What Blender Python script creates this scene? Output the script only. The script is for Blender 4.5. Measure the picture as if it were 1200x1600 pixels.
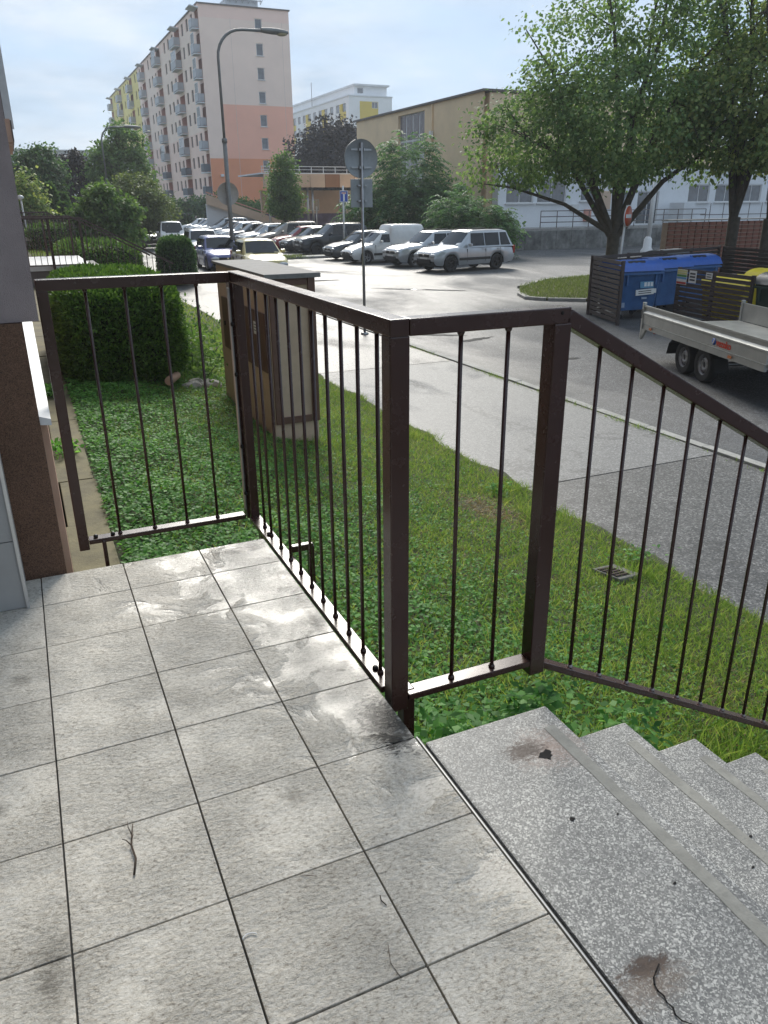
import bpy, bmesh, math, random
import numpy as np
from mathutils import Vector, Matrix

R = math.radians
random.seed(11)
rng = np.random.default_rng(11)
for o in list(bpy.data.objects):
    bpy.data.objects.remove(o)
sc = bpy.context.scene
COL = sc.collection

# ------------------------------------------------------------------ camera
# world: X = out from the block of flats towards the road, Y = along the block, Z = 0 on the tiled landing
YAW, PITCH, ROLL, FPX, CH = R(24.1), R(21.87), R(0.5), 1203.0, 1.447
fwd = Vector((math.sin(YAW) * math.cos(PITCH), math.cos(YAW) * math.cos(PITCH), -math.sin(PITCH)))
rgt0 = Vector((math.cos(YAW), -math.sin(YAW), 0))
up0 = rgt0.cross(fwd)
rgt = rgt0 * math.cos(ROLL) - up0 * math.sin(ROLL)
upv = up0 * math.cos(ROLL) + rgt0 * math.sin(ROLL)
cd = bpy.data.cameras.new('camera')
cd.sensor_fit = 'HORIZONTAL'
cd.sensor_width = 36.0
cd.lens = 36.0 * FPX / 1200.0
cd.clip_start = 0.05
cd.clip_end = 3000
cam = bpy.data.objects.new('camera', cd)
COL.objects.link(cam)
mw = Matrix((rgt, upv, -fwd)).transposed().to_4x4()
mw.translation = Vector((0, 0, CH))
cam.matrix_world = mw
sc.camera = cam
sc.render.resolution_x = 768
sc.render.resolution_y = 1024

# ------------------------------------------------------------------ sky, sun, exposure
SUN_AZ, SUN_EL = R(18), R(34)          # azimuth clockwise from +Y
w = bpy.data.worlds.new('World')
sc.world = w
w.use_nodes = True
nt = w.node_tree
nt.nodes.clear()
N = nt.nodes.new
sky = N('ShaderNodeTexSky')
sky.sky_type = 'NISHITA'
sky.sun_disc = False
sky.sun_elevation = SUN_EL
sky.sun_rotation = SUN_AZ
sky.air_density = 1.0
sky.dust_density = 1.0
sky.ozone_density = 1.5
tc = N('ShaderNodeTexCoord')
sep = N('ShaderNodeSeparateXYZ')
nt.links.new(tc.outputs['Generated'], sep.inputs[0])
mx = N('ShaderNodeMath'); mx.operation = 'MAXIMUM'; mx.inputs[1].default_value = 0.04
nt.links.new(sep.outputs[2], mx.inputs[0])
add = N('ShaderNodeMath'); add.operation = 'ADD'; add.inputs[1].default_value = 0.16
nt.links.new(mx.outputs[0], add.inputs[0])
dv = N('ShaderNodeVectorMath'); dv.operation = 'DIVIDE'
cmb = N('ShaderNodeCombineXYZ')
for i in (0, 1, 2):
    nt.links.new(add.outputs[0], cmb.inputs[i])
nt.links.new(tc.outputs['Generated'], dv.inputs[0])
nt.links.new(cmb.outputs[0], dv.inputs[1])
nz = N('ShaderNodeTexNoise')
nz.inputs['Scale'].default_value = 1.15
nz.inputs['Detail'].default_value = 7
nz.inputs['Roughness'].default_value = 0.56
nz.inputs['Distortion'].default_value = 0.35
mp = N('ShaderNodeMapping')
mp.inputs['Location'].default_value = (2.3, 0.6, 0.0)
nt.links.new(dv.outputs[0], mp.inputs[0])
nt.links.new(mp.outputs[0], nz.inputs['Vector'])
rp = N('ShaderNodeValToRGB')
rp.color_ramp.elements[0].position = 0.36
rp.color_ramp.elements[1].position = 0.62
nt.links.new(nz.outputs[0], rp.inputs[0])
# second noise: grey undersides and white tops of the cloud sheet
nz2 = N('ShaderNodeTexNoise')
nz2.inputs['Scale'].default_value = 2.1
nz2.inputs['Detail'].default_value = 6
nz2.inputs['Roughness'].default_value = 0.55
nt.links.new(mp.outputs[0], nz2.inputs['Vector'])
rp2 = N('ShaderNodeValToRGB')
rp2.color_ramp.elements[0].position = 0.36
rp2.color_ramp.elements[0].color = (2.6, 3.3, 4.15, 1)
rp2.color_ramp.elements[1].position = 0.66
rp2.color_ramp.elements[1].color = (5.4, 5.65, 5.9, 1)
nt.links.new(nz2.outputs[0], rp2.inputs[0])
sat = N('ShaderNodeMixRGB')                       # thin veil over the blue
sat.inputs[0].default_value = 0.86
sat.inputs[2].default_value = (2.45, 3.55, 5.0, 1)
nt.links.new(sky.outputs[0], sat.inputs[1])
mixc = N('ShaderNodeMixRGB')
mfac = N('ShaderNodeMath'); mfac.operation = 'MULTIPLY'; mfac.inputs[1].default_value = 0.85
nt.links.new(rp.outputs[0], mfac.inputs[0])
nt.links.new(mfac.outputs[0], mixc.inputs[0])
nt.links.new(sat.outputs[0], mixc.inputs[1])
nt.links.new(rp2.outputs[0], mixc.inputs[2])
bg = N('ShaderNodeBackground')
bg.inputs[1].default_value = 0.083
nt.links.new(mixc.outputs[0], bg.inputs[0])
wo = N('ShaderNodeOutputWorld')
nt.links.new(bg.outputs[0], wo.inputs[0])

sd = bpy.data.lights.new('sun', 'SUN')
sd.energy = 2.0
sd.angle = R(24)
sd.color = (1.0, 0.95, 0.86)
sun = bpy.data.objects.new('sun', sd)
COL.objects.link(sun)
sdir = Vector((math.sin(SUN_AZ) * math.cos(SUN_EL), math.cos(SUN_AZ) * math.cos(SUN_EL), math.sin(SUN_EL)))
sun.rotation_euler = sdir.to_track_quat('Z', 'Y').to_euler()

vs = sc.view_settings
vs.view_transform = 'Standard'
vs.look = 'None'
vs.exposure = 1.1
vs.gamma = 1.0
vs.use_curve_mapping = False
sc.render.engine = 'CYCLES'
sc.cycles.max_bounces = 6
sc.cycles.transparent_max_bounces = 6
sc.cycles.caustics_reflective = False
sc.cycles.caustics_refractive = False

# ------------------------------------------------------------------ materials
MATS = {}


def s2l(c):
    return tuple(((v / 12.92) if v <= 0.04045 else ((v + 0.055) / 1.055) ** 2.4) for v in c)


class NT:
    """small helper round a node tree"""
    def __init__(s, name):
        s.m = bpy.data.materials.new(name)
        s.m.use_nodes = True
        s.t = s.m.node_tree
        s.t.nodes.clear()
        s.out = s.n('ShaderNodeOutputMaterial')
        s.b = s.n('ShaderNodeBsdfPrincipled')
        s.l(s.b.outputs[0], s.out.inputs[0])

    def n(s, t, **k):
        nd = s.t.nodes.new(t)
        for a, v in k.items():
            setattr(nd, a, v)
        return nd

    def l(s, a, b):
        s.t.links.new(a, b)

    def set(s, inp, v):
        if hasattr(v, 'is_linked') or hasattr(v, 'links'):
            s.l(v, inp)
        else:
            if isinstance(v, tuple) and len(v) == 3 and inp.type == 'RGBA':
                v = v + (1,)
            inp.default_value = v

    def pos(s):
        return s.n('ShaderNodeNewGeometry').outputs['Position']

    def obj(s):
        return s.n('ShaderNodeTexCoord').outputs['Object']

    def noise(s, v, scale, detail=4, rough=0.55, dist=0.0):
        nd = s.n('ShaderNodeTexNoise')
        s.l(v, nd.inputs['Vector'])
        nd.inputs['Scale'].default_value = scale
        nd.inputs['Detail'].default_value = detail
        nd.inputs['Roughness'].default_value = rough
        nd.inputs['Distortion'].default_value = dist
        return nd.outputs[0]

    def voro(s, v, scale, feat='F1', out=0, rnd=1.0):
        nd = s.n('ShaderNodeTexVoronoi', feature=feat)
        s.l(v, nd.inputs['Vector'])
        nd.inputs['Scale'].default_value = scale
        nd.inputs['Randomness'].default_value = rnd
        return nd.outputs[out]

    def ramp(s, f, stops):
        nd = s.n('ShaderNodeValToRGB')
        s.l(f, nd.inputs[0])
        cr = nd.color_ramp
        while len(cr.elements) < len(stops):
            cr.elements.new(0.5)
        for e, (p, c) in zip(cr.elements, stops):
            e.position = p
            e.color = (c, c, c, 1) if isinstance(c, (int, float)) else tuple(c) + (1,)
        return nd.outputs[0]

    def math(s, op, a, b=None, c=None, clamp=False):
        nd = s.n('ShaderNodeMath', operation=op)
        nd.use_clamp = clamp
        for i, v in enumerate((a, b, c)):
            if v is not None:
                s.set(nd.inputs[i], v)
        return nd.outputs[0]

    def mix(s, f, a, b, mode='MIX'):
        nd = s.n('ShaderNodeMixRGB', blend_type=mode)
        s.set(nd.inputs[0], f)
        s.set(nd.inputs[1], a)
        s.set(nd.inputs[2], b)
        return nd.outputs[0]

    def mapv(s, v, scale=(1, 1, 1), loc=(0, 0, 0), rot=(0, 0, 0)):
        nd = s.n('ShaderNodeMapping')
        s.l(v, nd.inputs[0])
        nd.inputs['Scale'].default_value = scale
        nd.inputs['Location'].default_value = loc
        nd.inputs['Rotation'].default_value = rot
        return nd.outputs[0]

    def sep(s, v):
        nd = s.n('ShaderNodeSeparateXYZ')
        s.l(v, nd.inputs[0])
        return nd.outputs

    def bump(s, h, strength, dist, prev=None):
        nd = s.n('ShaderNodeBump')
        nd.inputs['Strength'].default_value = strength
        nd.inputs['Distance'].default_value = dist
        s.l(h, nd.inputs['Height'])
        if prev is not None:
            s.l(prev, nd.inputs['Normal'])
        return nd.outputs[0]

    def fin(s, col=None, rough=None, metal=None, normal=None, spec=None, coat=None):
        if col is not None: s.set(s.b.inputs['Base Color'], col)
        if rough is not None: s.set(s.b.inputs['Roughness'], rough)
        if metal is not None: s.set(s.b.inputs['Metallic'], metal)
        if spec is not None: s.set(s.b.inputs['Specular IOR Level'], spec)
        if coat is not None: s.set(s.b.inputs['Coat Weight'], coat)
        if normal is not None: s.l(normal, s.b.inputs['Normal'])
        return s.m


def M(name, col, rough=0.6, metal=0.0, var=0.18, vs_=6.0, bump=0.0, bs=40.0, spec=0.5, coat=None, world=False, dirt=0.0):
    if name in MATS:
        return MATS[name]
    t = NT(name)
    v = t.pos() if world else t.obj()
    n1 = t.noise(v, vs_, 5, 0.6)
    lo = tuple(c * (1 - var) for c in col)
    hi = tuple(min(1, c * (1 + var)) for c in col)
    c = t.ramp(n1, [(0.3, lo), (0.7, hi)])
    if dirt:
        d = t.ramp(t.noise(v, vs_ * 3.1, 6, 0.7), [(0.5, 0.0), (0.75, dirt)])
        c = t.mix(d, c, tuple(x * 0.35 for x in col))
    nrm = None
    if bump:
        nrm = t.bump(t.noise(v, bs, 5, 0.6), bump, 0.01)
    rr = t.math('ADD', t.math('MULTIPLY', n1, 0.16), rough - 0.08)
    MATS[name] = t.fin(c, rr, metal, nrm, spec, coat)
    return MATS[name]


def leaf_mat(name, c1, c2, c3, trans=0.35, rough=0.55):
    t = NT(name)
    g = t.n('ShaderNodeNewGeometry')
    rnd = g.outputs['Random Per Island']
    n1 = t.noise(t.pos(), 0.9, 3, 0.6)
    f = t.math('ADD', t.math('MULTIPLY', rnd, 0.6), t.math('MULTIPLY', n1, 0.5))
    c = t.ramp(f, [(0.2, c1), (0.52, c2), (0.85, c3)])
    t.fin(c, rough, 0.0, None, 0.22)
    tr = t.n('ShaderNodeBsdfTranslucent')
    t.l(t.mix(1.0, c, (1.25, 1.3, 0.75), 'MULTIPLY'), tr.inputs[0])
    ms = t.n('ShaderNodeMixShader')
    ms.inputs[0].default_value = trans
    t.l(t.b.outputs[0], ms.inputs[1])
    t.l(tr.outputs[0], ms.inputs[2])
    t.l(ms.outputs[0], t.out.inputs[0])
    MATS[name] = t.m
    return t.m


def tile_mat():
    t = NT('stone_tile')
    p = t.pos()
    oi = t.n('ShaderNodeObjectInfo').outputs['Random']
    off = t.n('ShaderNodeCombineXYZ')
    t.l(t.math('MULTIPLY', oi, 37.0), off.inputs[0])
    t.l(t.math('MULTIPLY', oi, 71.0), off.inputs[1])
    va = t.n('ShaderNodeVectorMath', operation='ADD')
    t.l(p, va.inputs[0]); t.l(off.outputs[0], va.inputs[1])
    v = va.outputs[0]
    s = t.sep(p)
    # slate relief
    big = t.noise(t.mapv(v, (1, 1.5, 1), rot=(0, 0, 0.5)), 13, 5, 0.6, 0.5)
    fine = t.noise(t.mapv(v, (1, 1.6, 1), rot=(0, 0, 0.6)), 55, 8, 0.72, 0.35)
    grit = t.noise(v, 190, 4, 0.7)
    h = t.math('ADD', t.math('ADD', t.math('MULTIPLY', big, 0.30), t.math('MULTIPLY', fine, 0.55)), t.math('MULTIPLY', grit, 0.12))
    patch = t.ramp(t.noise(v, 4.6, 4, 0.55), [(0.36, 0.30), (0.64, 1.0)])
    h = t.math('MULTIPLY', h, patch)
    # wet film: more to the open edge and away from the door
    wn = t.noise(p, 4.2, 6, 0.62, 0.6)
    e1 = t.math('MULTIPLY', t.math('SUBTRACT', s[0], 0.50), 0.42)
    e2 = t.math('MULTIPLY', t.math('SUBTRACT', s[1], 2.2), 0.12)
    band = t.math('MULTIPLY', t.ramp(s[0], [(0.56, 0.0), (0.70, 1.0)]), t.math('MULTIPLY', t.ramp(t.math('MULTIPLY', s[1], 0.25), [(0.42, 0.0), (0.50, 1.0)]), 0.10))
    wet = t.math('ADD', t.math('ADD', t.math('ADD', wn, e1), e2), band)
    wet = t.ramp(wet, [(0.475, 0.0), (0.57, 1.0)])
    base = t.ramp(t.math('ADD', t.math('MULTIPLY', t.noise(t.mapv(v, (1, 1.6, 1), rot=(0, 0, 0.6)), 75, 8, 0.78, 0.3), 0.86), t.math('MULTIPLY', t.noise(v, 9, 4, 0.6), 0.14)), [(0.395, (0.30, 0.265, 0.215)), (0.455, (0.54, 0.495, 0.42)), (0.50, (0.60, 0.56, 0.485)), (0.58, (0.70, 0.66, 0.585))])
    tone = t.math('ADD', 0.93, t.math('MULTIPLY', oi, 0.12))
    tn = t.n('ShaderNodeCombineXYZ')
    for i in range(3): t.l(tone, tn.inputs[i])
    base = t.mix(1.0, base, tn.outputs[0], 'MULTIPLY')
    # grime in the relief
    gr = t.ramp(t.noise(v, 85, 6, 0.8), [(0.57, 0.0), (0.67, 0.85)])
    gp = t.ramp(t.noise(p, 4.7, 6, 0.7), [(0.45, 0.05), (0.66, 0.9)])
    base = t.mix(t.math('MULTIPLY', gr, gp), base, (0.16, 0.15, 0.125))
    bl = t.ramp(t.noise(p, 6.5, 8, 0.78, 0.8), [(0.63, 0.0), (0.72, 0.28)])
    base = t.mix(bl, base, (0.235, 0.215, 0.18))
    # black run-off stain below the corner post
    def blob(cx, cy, rx, ry, k):
        dx = t.math('DIVIDE', t.math('SUBTRACT', s[0], cx), rx)
        dy = t.math('DIVIDE', t.math('SUBTRACT', s[1], cy), ry)
        d = t.math('SQRT', t.math('ADD', t.math('MULTIPLY', dx, dx), t.math('MULTIPLY', dy, dy)))
        d = t.math('ADD', d, t.math('MULTIPLY', t.math('SUBTRACT', t.noise(t.mapv(p, (1, 1.6, 1)), 30, 8, 0.8, 1.2), 0.5), 3.2))
        return t.math('MULTIPLY', t.math('SUBTRACT', 1.0, d, clamp=True), k, clamp=True)
    base = t.mix(blob(0.775, 1.735, 0.085, 0.16, 2.2), base, (0.028, 0.024, 0.018))
    base = t.mix(blob(0.70, 3.15, 0.14, 0.05, 1.6), base, (0.07, 0.06, 0.045))
    base = t.mix(blob(0.79, 2.35, 0.03, 0.42, 0.9), base, (0.10, 0.09, 0.07))
    base = t.mix(blob(-0.17, 1.28, 0.05, 0.13, 0.75), base, (0.13, 0.115, 0.09))
    base = t.mix(blob(-0.28, 1.83, 0.035, 0.05, 0.75), base, (0.13, 0.115, 0.09))
    base = t.mix(blob(-0.22, 2.45, 0.04, 0.05, 0.7), base, (0.13, 0.115, 0.09))
    base = t.mix(blob(0.43, 1.56, 0.05, 0.05, 0.6), base, (0.15, 0.13, 0.10))
    base = t.mix(t.math('MULTIPLY', wet, 0.20), base, (0.22, 0.21, 0.185))
    nb = t.bump(t.math('MULTIPLY', h, t.math('SUBTRACT', 1.0, t.math('MULTIPLY', wet, 0.70))), 1.0, 0.026)
    rough = t.math('ADD', t.math('MULTIPLY', t.math('SUBTRACT', 1.0, wet), 0.40), t.math('ADD', 0.07, t.math('MULTIPLY', fine, 0.16)))
    MATS['tile'] = t.fin(base, rough, 0.0, nb, 0.42)
    return t.m


def terrazzo_mat():
    t = NT('terrazzo')
    p = t.pos()
    wv = t.n('ShaderNodeVectorMath', operation='ADD')
    nn = t.n('ShaderNodeTexNoise'); nn.inputs['Scale'].default_value = 90
    t.l(p, nn.inputs['Vector'])
    sc_ = t.n('ShaderNodeVectorMath', operation='SCALE'); sc_.inputs['Scale'].default_value = 0.004
    t.l(nn.outputs[1], sc_.inputs[0])
    t.l(p, wv.inputs[0]); t.l(sc_.outputs[0], wv.inputs[1])
    v = wv.outputs[0]
    cell = t.sep(t.voro(v, 210, 'F1', 1))[0]
    cell2 = t.sep(t.voro(v, 400, 'F1', 1))[1]
    c1 = t.ramp(cell, [(0.0, (0.15, 0.149, 0.145)), (0.35, (0.22, 0.218, 0.21)), (0.55, (0.29, 0.286, 0.275)), (0.70, (0.40, 0.393, 0.375)), (0.86, (0.53, 0.52, 0.495)), (1.0, (0.64, 0.63, 0.60))])
    c2 = t.ramp(cell2, [(0.0, (0.14, 0.14, 0.137)), (0.55, (0.22, 0.218, 0.21)), (0.75, (0.31, 0.305, 0.29)), (0.88, (0.60, 0.59, 0.56))])
    col = t.mix(t.ramp(t.sep(t.voro(v, 210, 'F1', 1))[2], [(0.42, 0.0), (0.48, 1.0)]), c1, c2)
    s = t.sep(p)
    big = t.ramp(t.noise(p, 4.5, 4, 0.6), [(0.35, (0.78, 0.78, 0.77)), (0.7, (1.08, 1.07, 1.04))])
    col = t.mix(1.0, col, big, 'MULTIPLY')
    wn = t.noise(t.mapv(p, (1, 1.8, 1)), 34, 8, 0.8, 1.6)

    def blob(cx, cy, rx, ry, k, amp=3.2):
        dx = t.math('DIVIDE', t.math('SUBTRACT', s[0], cx), rx)
        dy = t.math('DIVIDE', t.math('SUBTRACT', s[1], cy), ry)
        d = t.math('SQRT', t.math('ADD', t.math('MULTIPLY', dx, dx), t.math('MULTIPLY', dy, dy)))
        d = t.math('ADD', d, t.math('MULTIPLY', t.math('SUBTRACT', wn, 0.5), amp))
        return t.math('MULTIPLY', t.math('SUBTRACT', 1.0, d, clamp=True), k, clamp=True)
    top = t.math('GREATER_THAN', s[2], -0.05)
    pink = t.math('MULTIPLY', blob(1.16, 1.44, 0.13, 0.10, 0.8), top)
    col = t.mix(pink, col, (0.36, 0.26, 0.21))
    rust = t.math('MULTIPLY', blob(1.085, 1.46, 0.075, 0.045, 2.0), top)
    col = t.mix(rust, col, (0.045, 0.026, 0.018))
    rust2 = t.math('MULTIPLY', blob(0.93, 0.795, 0.075, 0.028, 2.0), top)
    col = t.mix(rust2, col, (0.045, 0.026, 0.018))
    rust3 = t.math('MULTIPLY', blob(0.91, 0.76, 0.12, 0.05, 0.7), top)
    col = t.mix(rust3, col, (0.17, 0.115, 0.075))
    nb = t.bump(cell2, 0.25, 0.002)
    MATS['terrazzo'] = t.fin(col, t.math('ADD', 0.42, t.math('MULTIPLY', cell, 0.2)), 0.0, nb, 0.45)
    return t.m


def asphalt_mat(name, c_lo, c_hi, wet_amt=0.5, wscale=0.35, rmin=0.22, rmax=0.75, speck=0.35):
    t = NT(name)
    p = t.pos()
    n1 = t.noise(t.mapv(p, (1, 0.55, 1)), 0.42, 6, 0.62, 0.4)
    n2 = t.noise(p, 3.0, 6, 0.7)
    n3 = t.voro(p, 70, 'F1', 1)
    st = t.sep(n3)[0]
    f = t.math('ADD', t.math('MULTIPLY', n1, 0.7), t.math('MULTIPLY', n2, 0.3))
    col = t.ramp(f, [(0.32, c_lo), (0.66, c_hi)])
    sp = t.ramp(st, [(0.0, (1 - speck,) * 3), (0.75, (1.0,) * 3), (1.0, (1 + speck * 1.6,) * 3)])
    col = t.mix(1.0, col, sp, 'MULTIPLY')
    wn = t.noise(t.mapv(p, (1, 0.45, 1), rot=(0, 0, 0.15)), wscale, 7, 0.63, 0.5)
    wet = t.ramp(wn, [(0.60 - wet_amt * 0.3, 1.0), (0.72 - wet_amt * 0.2, 0.0)])
    col = t.mix(t.math('MULTIPLY', wet, 0.25), col, tuple(c * 0.7 for c in c_lo))
    rough = t.math('ADD', rmin, t.math('MULTIPLY', t.math('SUBTRACT', 1.0, wet), rmax - rmin))
    # fine cracks
    cr = t.voro(t.mapv(p, (1, 0.7, 1)), 0.33, 'DISTANCE_TO_EDGE', 0)
    crn = t.math('ADD', cr, t.math('MULTIPLY', t.math('SUBTRACT', t.noise(p, 2.5, 6, 0.7), 0.5), 0.25))
    ck = t.ramp(t.math('ABSOLUTE', crn), [(0.0, 0.7), (0.012, 0.0)])
    col = t.mix(ck, col, tuple(c * 0.25 for c in c_lo))
    nb = t.bump(st, 0.6, 0.008)
    MATS[name] = t.fin(col, rough, 0.0, nb, 0.5)
    return t.m


def speckle_mat(name, cols, scale, rough=0.7, bump=0.5):
    t = NT(name)
    p = t.pos()
    c = t.sep(t.voro(p, scale, 'F1', 1))[0]
    k = len(cols)
    col = t.ramp(c, [(i / max(1, k - 1), cc) for i, cc in enumerate(cols)])
    col = t.mix(1.0, col, t.ramp(t.noise(p, 5, 4, 0.6), [(0.3, (0.8,) * 3), (0.7, (1.12,) * 3)]), 'MULTIPLY')
    MATS[name] = t.fin(col, rough, 0.0, t.bump(t.voro(p, scale, 'F1', 0), bump, 0.004), 0.4)
    return t.m


def glass_mat(name, col=(0.02, 0.025, 0.03), rough=0.04):
    t = NT(name)
    n = t.noise(t.obj(), 1.5, 3)
    c = t.ramp(n, [(0.3, tuple(x * 0.6 for x in col)), (0.7, tuple(x * 1.5 for x in col))])
    MATS[name] = t.fin(c, rough, 0.0, None, 0.9, 0.3)
    return t.m


tile_mat(); terrazzo_mat()
asphalt_mat('road', (0.06, 0.062, 0.065), (0.13, 0.132, 0.134), 0.55, 0.22, 0.40, 0.75, 0.7)
asphalt_mat('walk_light', (0.17, 0.17, 0.168), (0.215, 0.215, 0.21), 0.25, 0.5, 0.55, 0.8, 0.45)
asphalt_mat('walk_dark', (0.095, 0.094, 0.092), (0.15, 0.147, 0.14), 0.25, 0.5, 0.45, 0.75, 0.85)
speckle_mat('marmolit', [(0.08, 0.042, 0.026), (0.17, 0.092, 0.055), (0.24, 0.135, 0.085), (0.05, 0.028, 0.02)], 330, 0.5, 0.8)
glass_mat('glass')
glass_mat('pane', (0.07, 0.08, 0.095), 0.08)
glass_mat('car_glass', (0.010, 0.012, 0.014), 0.03)
MATS['car_glass'].node_tree.nodes['Principled BSDF'].inputs['Specular IOR Level'].default_value = 0.45
MATS['car_glass'].node_tree.nodes['Principled BSDF'].inputs['Coat Weight'].default_value = 0.0
leaf_mat('leaf_linden', (0.083, 0.153, 0.065), (0.153, 0.254, 0.104), (0.295, 0.389, 0.171), 0.5)
leaf_mat('leaf_linden_pale', (0.115, 0.193, 0.077), (0.213, 0.302, 0.119), (0.426, 0.457, 0.193), 0.5)
leaf_mat('leaf_dark', (0.036, 0.078, 0.036), (0.066, 0.142, 0.055), (0.133, 0.222, 0.082), 0.4)
leaf_mat('leaf_mid', (0.056, 0.120, 0.036), (0.109, 0.200, 0.061), (0.196, 0.293, 0.097), 0.48)
leaf_mat('leaf_sumac', (0.048, 0.114, 0.053), (0.097, 0.200, 0.088), (0.175, 0.297, 0.131), 0.48)
leaf_mat('leaf_purple', (0.015, 0.013, 0.021), (0.027, 0.024, 0.033), (0.053, 0.048, 0.057), 0.3)
leaf_mat('leaf_hedge', (0.037, 0.086, 0.021), (0.077, 0.162, 0.034), (0.171, 0.290, 0.059), 0.3)
leaf_mat('leaf_olive', (0.086, 0.120, 0.043), (0.145, 0.196, 0.072), (0.222, 0.264, 0.102), 0.4)
leaf_mat('leaf_cover', (0.056, 0.154, 0.047), (0.116, 0.293, 0.071), (0.242, 0.487, 0.130), 0.48, 0.55)
leaf_mat('grass_blade', (0.100, 0.185, 0.036), (0.195, 0.310, 0.060), (0.38, 0.42, 0.14), 0.45)
leaf_mat('dry_blade', (0.200, 0.140, 0.070), (0.320, 0.240, 0.130), (0.420, 0.340, 0.200), 0.25)
leaf_mat('orange_leaf', (0.500, 0.200, 0.030), (0.600, 0.280, 0.040), (0.650, 0.340, 0.050), 0.3)
M('rail', (0.046, 0.0195, 0.0155), 0.26, 0.0, 0.09, 14, spec=0.55)
M('bolt', (0.012, 0.011, 0.011), 0.4, 0.3)
M('weld', (0.32, 0.28, 0.27), 0.4, 0.6)
M('galv', (0.36, 0.36, 0.36), 0.38, 0.85, 0.15, 12)
M('sign_back', (0.30, 0.315, 0.32), 0.5, 0.25, 0.12, 4, dirt=0.2)
M('lamp_grey', (0.22, 0.225, 0.22), 0.55, 0.3, 0.18, 3, dirt=0.4)
M('concrete', (0.30, 0.29, 0.27), 0.8, 0, 0.25, 3, 0.3, 60, world=True, dirt=0.4)
M('concrete_step_edge', (0.29, 0.282, 0.25), 0.75, 0, 0.2, 14, 0.3, 120, world=True, dirt=0.3)
M('kerb', (0.34, 0.335, 0.31), 0.8, 0, 0.25, 4, 0.3, 60, world=True, dirt=0.5)
M('mossy', (0.15, 0.135, 0.075), 0.85, 0, 0.4, 3, 0.4, 50, world=True, dirt=0.5)
M('purple_plaster', (0.33, 0.275, 0.27), 0.85, 0, 0.1, 8, 0.6, 260, world=True)
M('peach', (0.56, 0.36, 0.26), 0.8, 0, 0.1, 5, 0.3, 200, world=True)
M('white_sheet', (0.66, 0.67, 0.67), 0.4, 0.0, 0.08, 5)
M('grey_clad', (0.36, 0.36, 0.35), 0.45, 0, 0.08, 6, world=True)
M('alu', (0.62, 0.63, 0.63), 0.35, 0.7, 0.08)
M('soil', (0.05, 0.055, 0.025), 0.95, 0, 0.4, 5, 0.6, 40, world=True)
M('lawn_far', (0.120, 0.115, 0.050), 0.95, 0, 0.35, 1.2, 0.6, 30, world=True)
M('ground', (0.085, 0.10, 0.045), 0.95, 0, 0.35, 0.06, world=True)
M('cab_beige', (0.500, 0.375, 0.270), 0.75, 0, 0.1, 4, 0.25, 200, dirt=0.15)
M('cab_brown', (0.120, 0.060, 0.042), 0.5, 0, 0.15, 8)
M('cab_roof', (0.20, 0.198, 0.195), 0.8, 0.0, 0.25, 5, dirt=0.4)
M('paper', (0.72, 0.72, 0.70), 0.7, 0, 0.05)
M('ink', (0.05, 0.05, 0.055), 0.7, 0, 0.1)
M('bark', (0.085, 0.075, 0.060), 0.9, 0, 0.35, 5, 0.8, 18)
M('twig', (0.055, 0.035, 0.022), 0.8, 0, 0.3)
M('slat', (0.055, 0.040, 0.036), 0.6, 0, 0.3, 5, 0.2, 60)
M('bin_blue', (0.035, 0.110, 0.270), 0.42, 0, 0.18, 4, dirt=0.25)
M('bin_lid', (0.030, 0.110, 0.420), 0.38, 0, 0.15, 4)
M('bin_yellow', (0.78, 0.62, 0.03), 0.45, 0, 0.12, 4)
M('bin_green', (0.016, 0.045, 0.035), 0.5, 0, 0.2, 4)
M('bin_grey', (0.055, 0.06, 0.06), 0.45, 0, 0.2, 5)
M('rubber', (0.017, 0.017, 0.018), 0.75, 0, 0.3, 8)
M('rim', (0.36, 0.36, 0.37), 0.35, 0.7, 0.15)
M('rim_dark', (0.03, 0.03, 0.032), 0.4, 0.4, 0.15)
M('black', (0.012, 0.012, 0.013), 0.55, 0, 0.2)
M('chrome', (0.6, 0.6, 0.62), 0.18, 0.95, 0.05)
M('lamp_lens', (0.55, 0.57, 0.58), 0.12, 0.2, 0.15, 9, spec=0.8)
M('lamp_red', (0.35, 0.015, 0.012), 0.25, 0, 0.1)
M('lamp_amber', (0.55, 0.16, 0.03), 0.25, 0, 0.1)
M('trailer_alu', (0.40, 0.40, 0.375), 0.36, 0.55, 0.14, 3, dirt=0.15)
M('red_print', (0.55, 0.045, 0.015), 0.5, 0, 0.05)
M('blue_print', (0.03, 0.10, 0.42), 0.5, 0, 0.05)
M('sign_blue', (0.015, 0.06, 0.36), 0.4, 0, 0.05)
M('sign_red', (0.55, 0.085, 0.03), 0.45, 0, 0.08)
M('white', (0.74, 0.74, 0.73), 0.5, 0, 0.06)
M('b_cream', (0.900, 0.710, 0.600), 0.85, 0, 0.05, 0.3, world=True)
M('b_pink', (0.920, 0.480, 0.350), 0.85, 0, 0.05, 0.3, world=True)
M('b_coral', (0.800, 0.320, 0.170), 0.85, 0, 0.05, 0.3, world=True)
M('b_palepink', (0.900, 0.660, 0.560), 0.85, 0, 0.05, 0.3, world=True)
M('b_yellow', (0.760, 0.640, 0.240), 0.85, 0, 0.05, 0.3, world=True)
M('b_red', (0.580, 0.280, 0.220), 0.85, 0, 0.08, 0.3, world=True)
M('b_white', (0.780, 0.790, 0.800), 0.8, 0, 0.05, 0.3, world=True)
M('b_brightyellow', (0.62, 0.46, 0.04), 0.8, 0, 0.05, 0.3, world=True)
M('b_hall', (0.80, 0.61, 0.39), 0.85, 0, 0.1, 0.5, 0.2, 20, world=True)
M('b_greywhite', (0.660, 0.680, 0.700), 0.8, 0, 0.06, 0.3, world=True)
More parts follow.
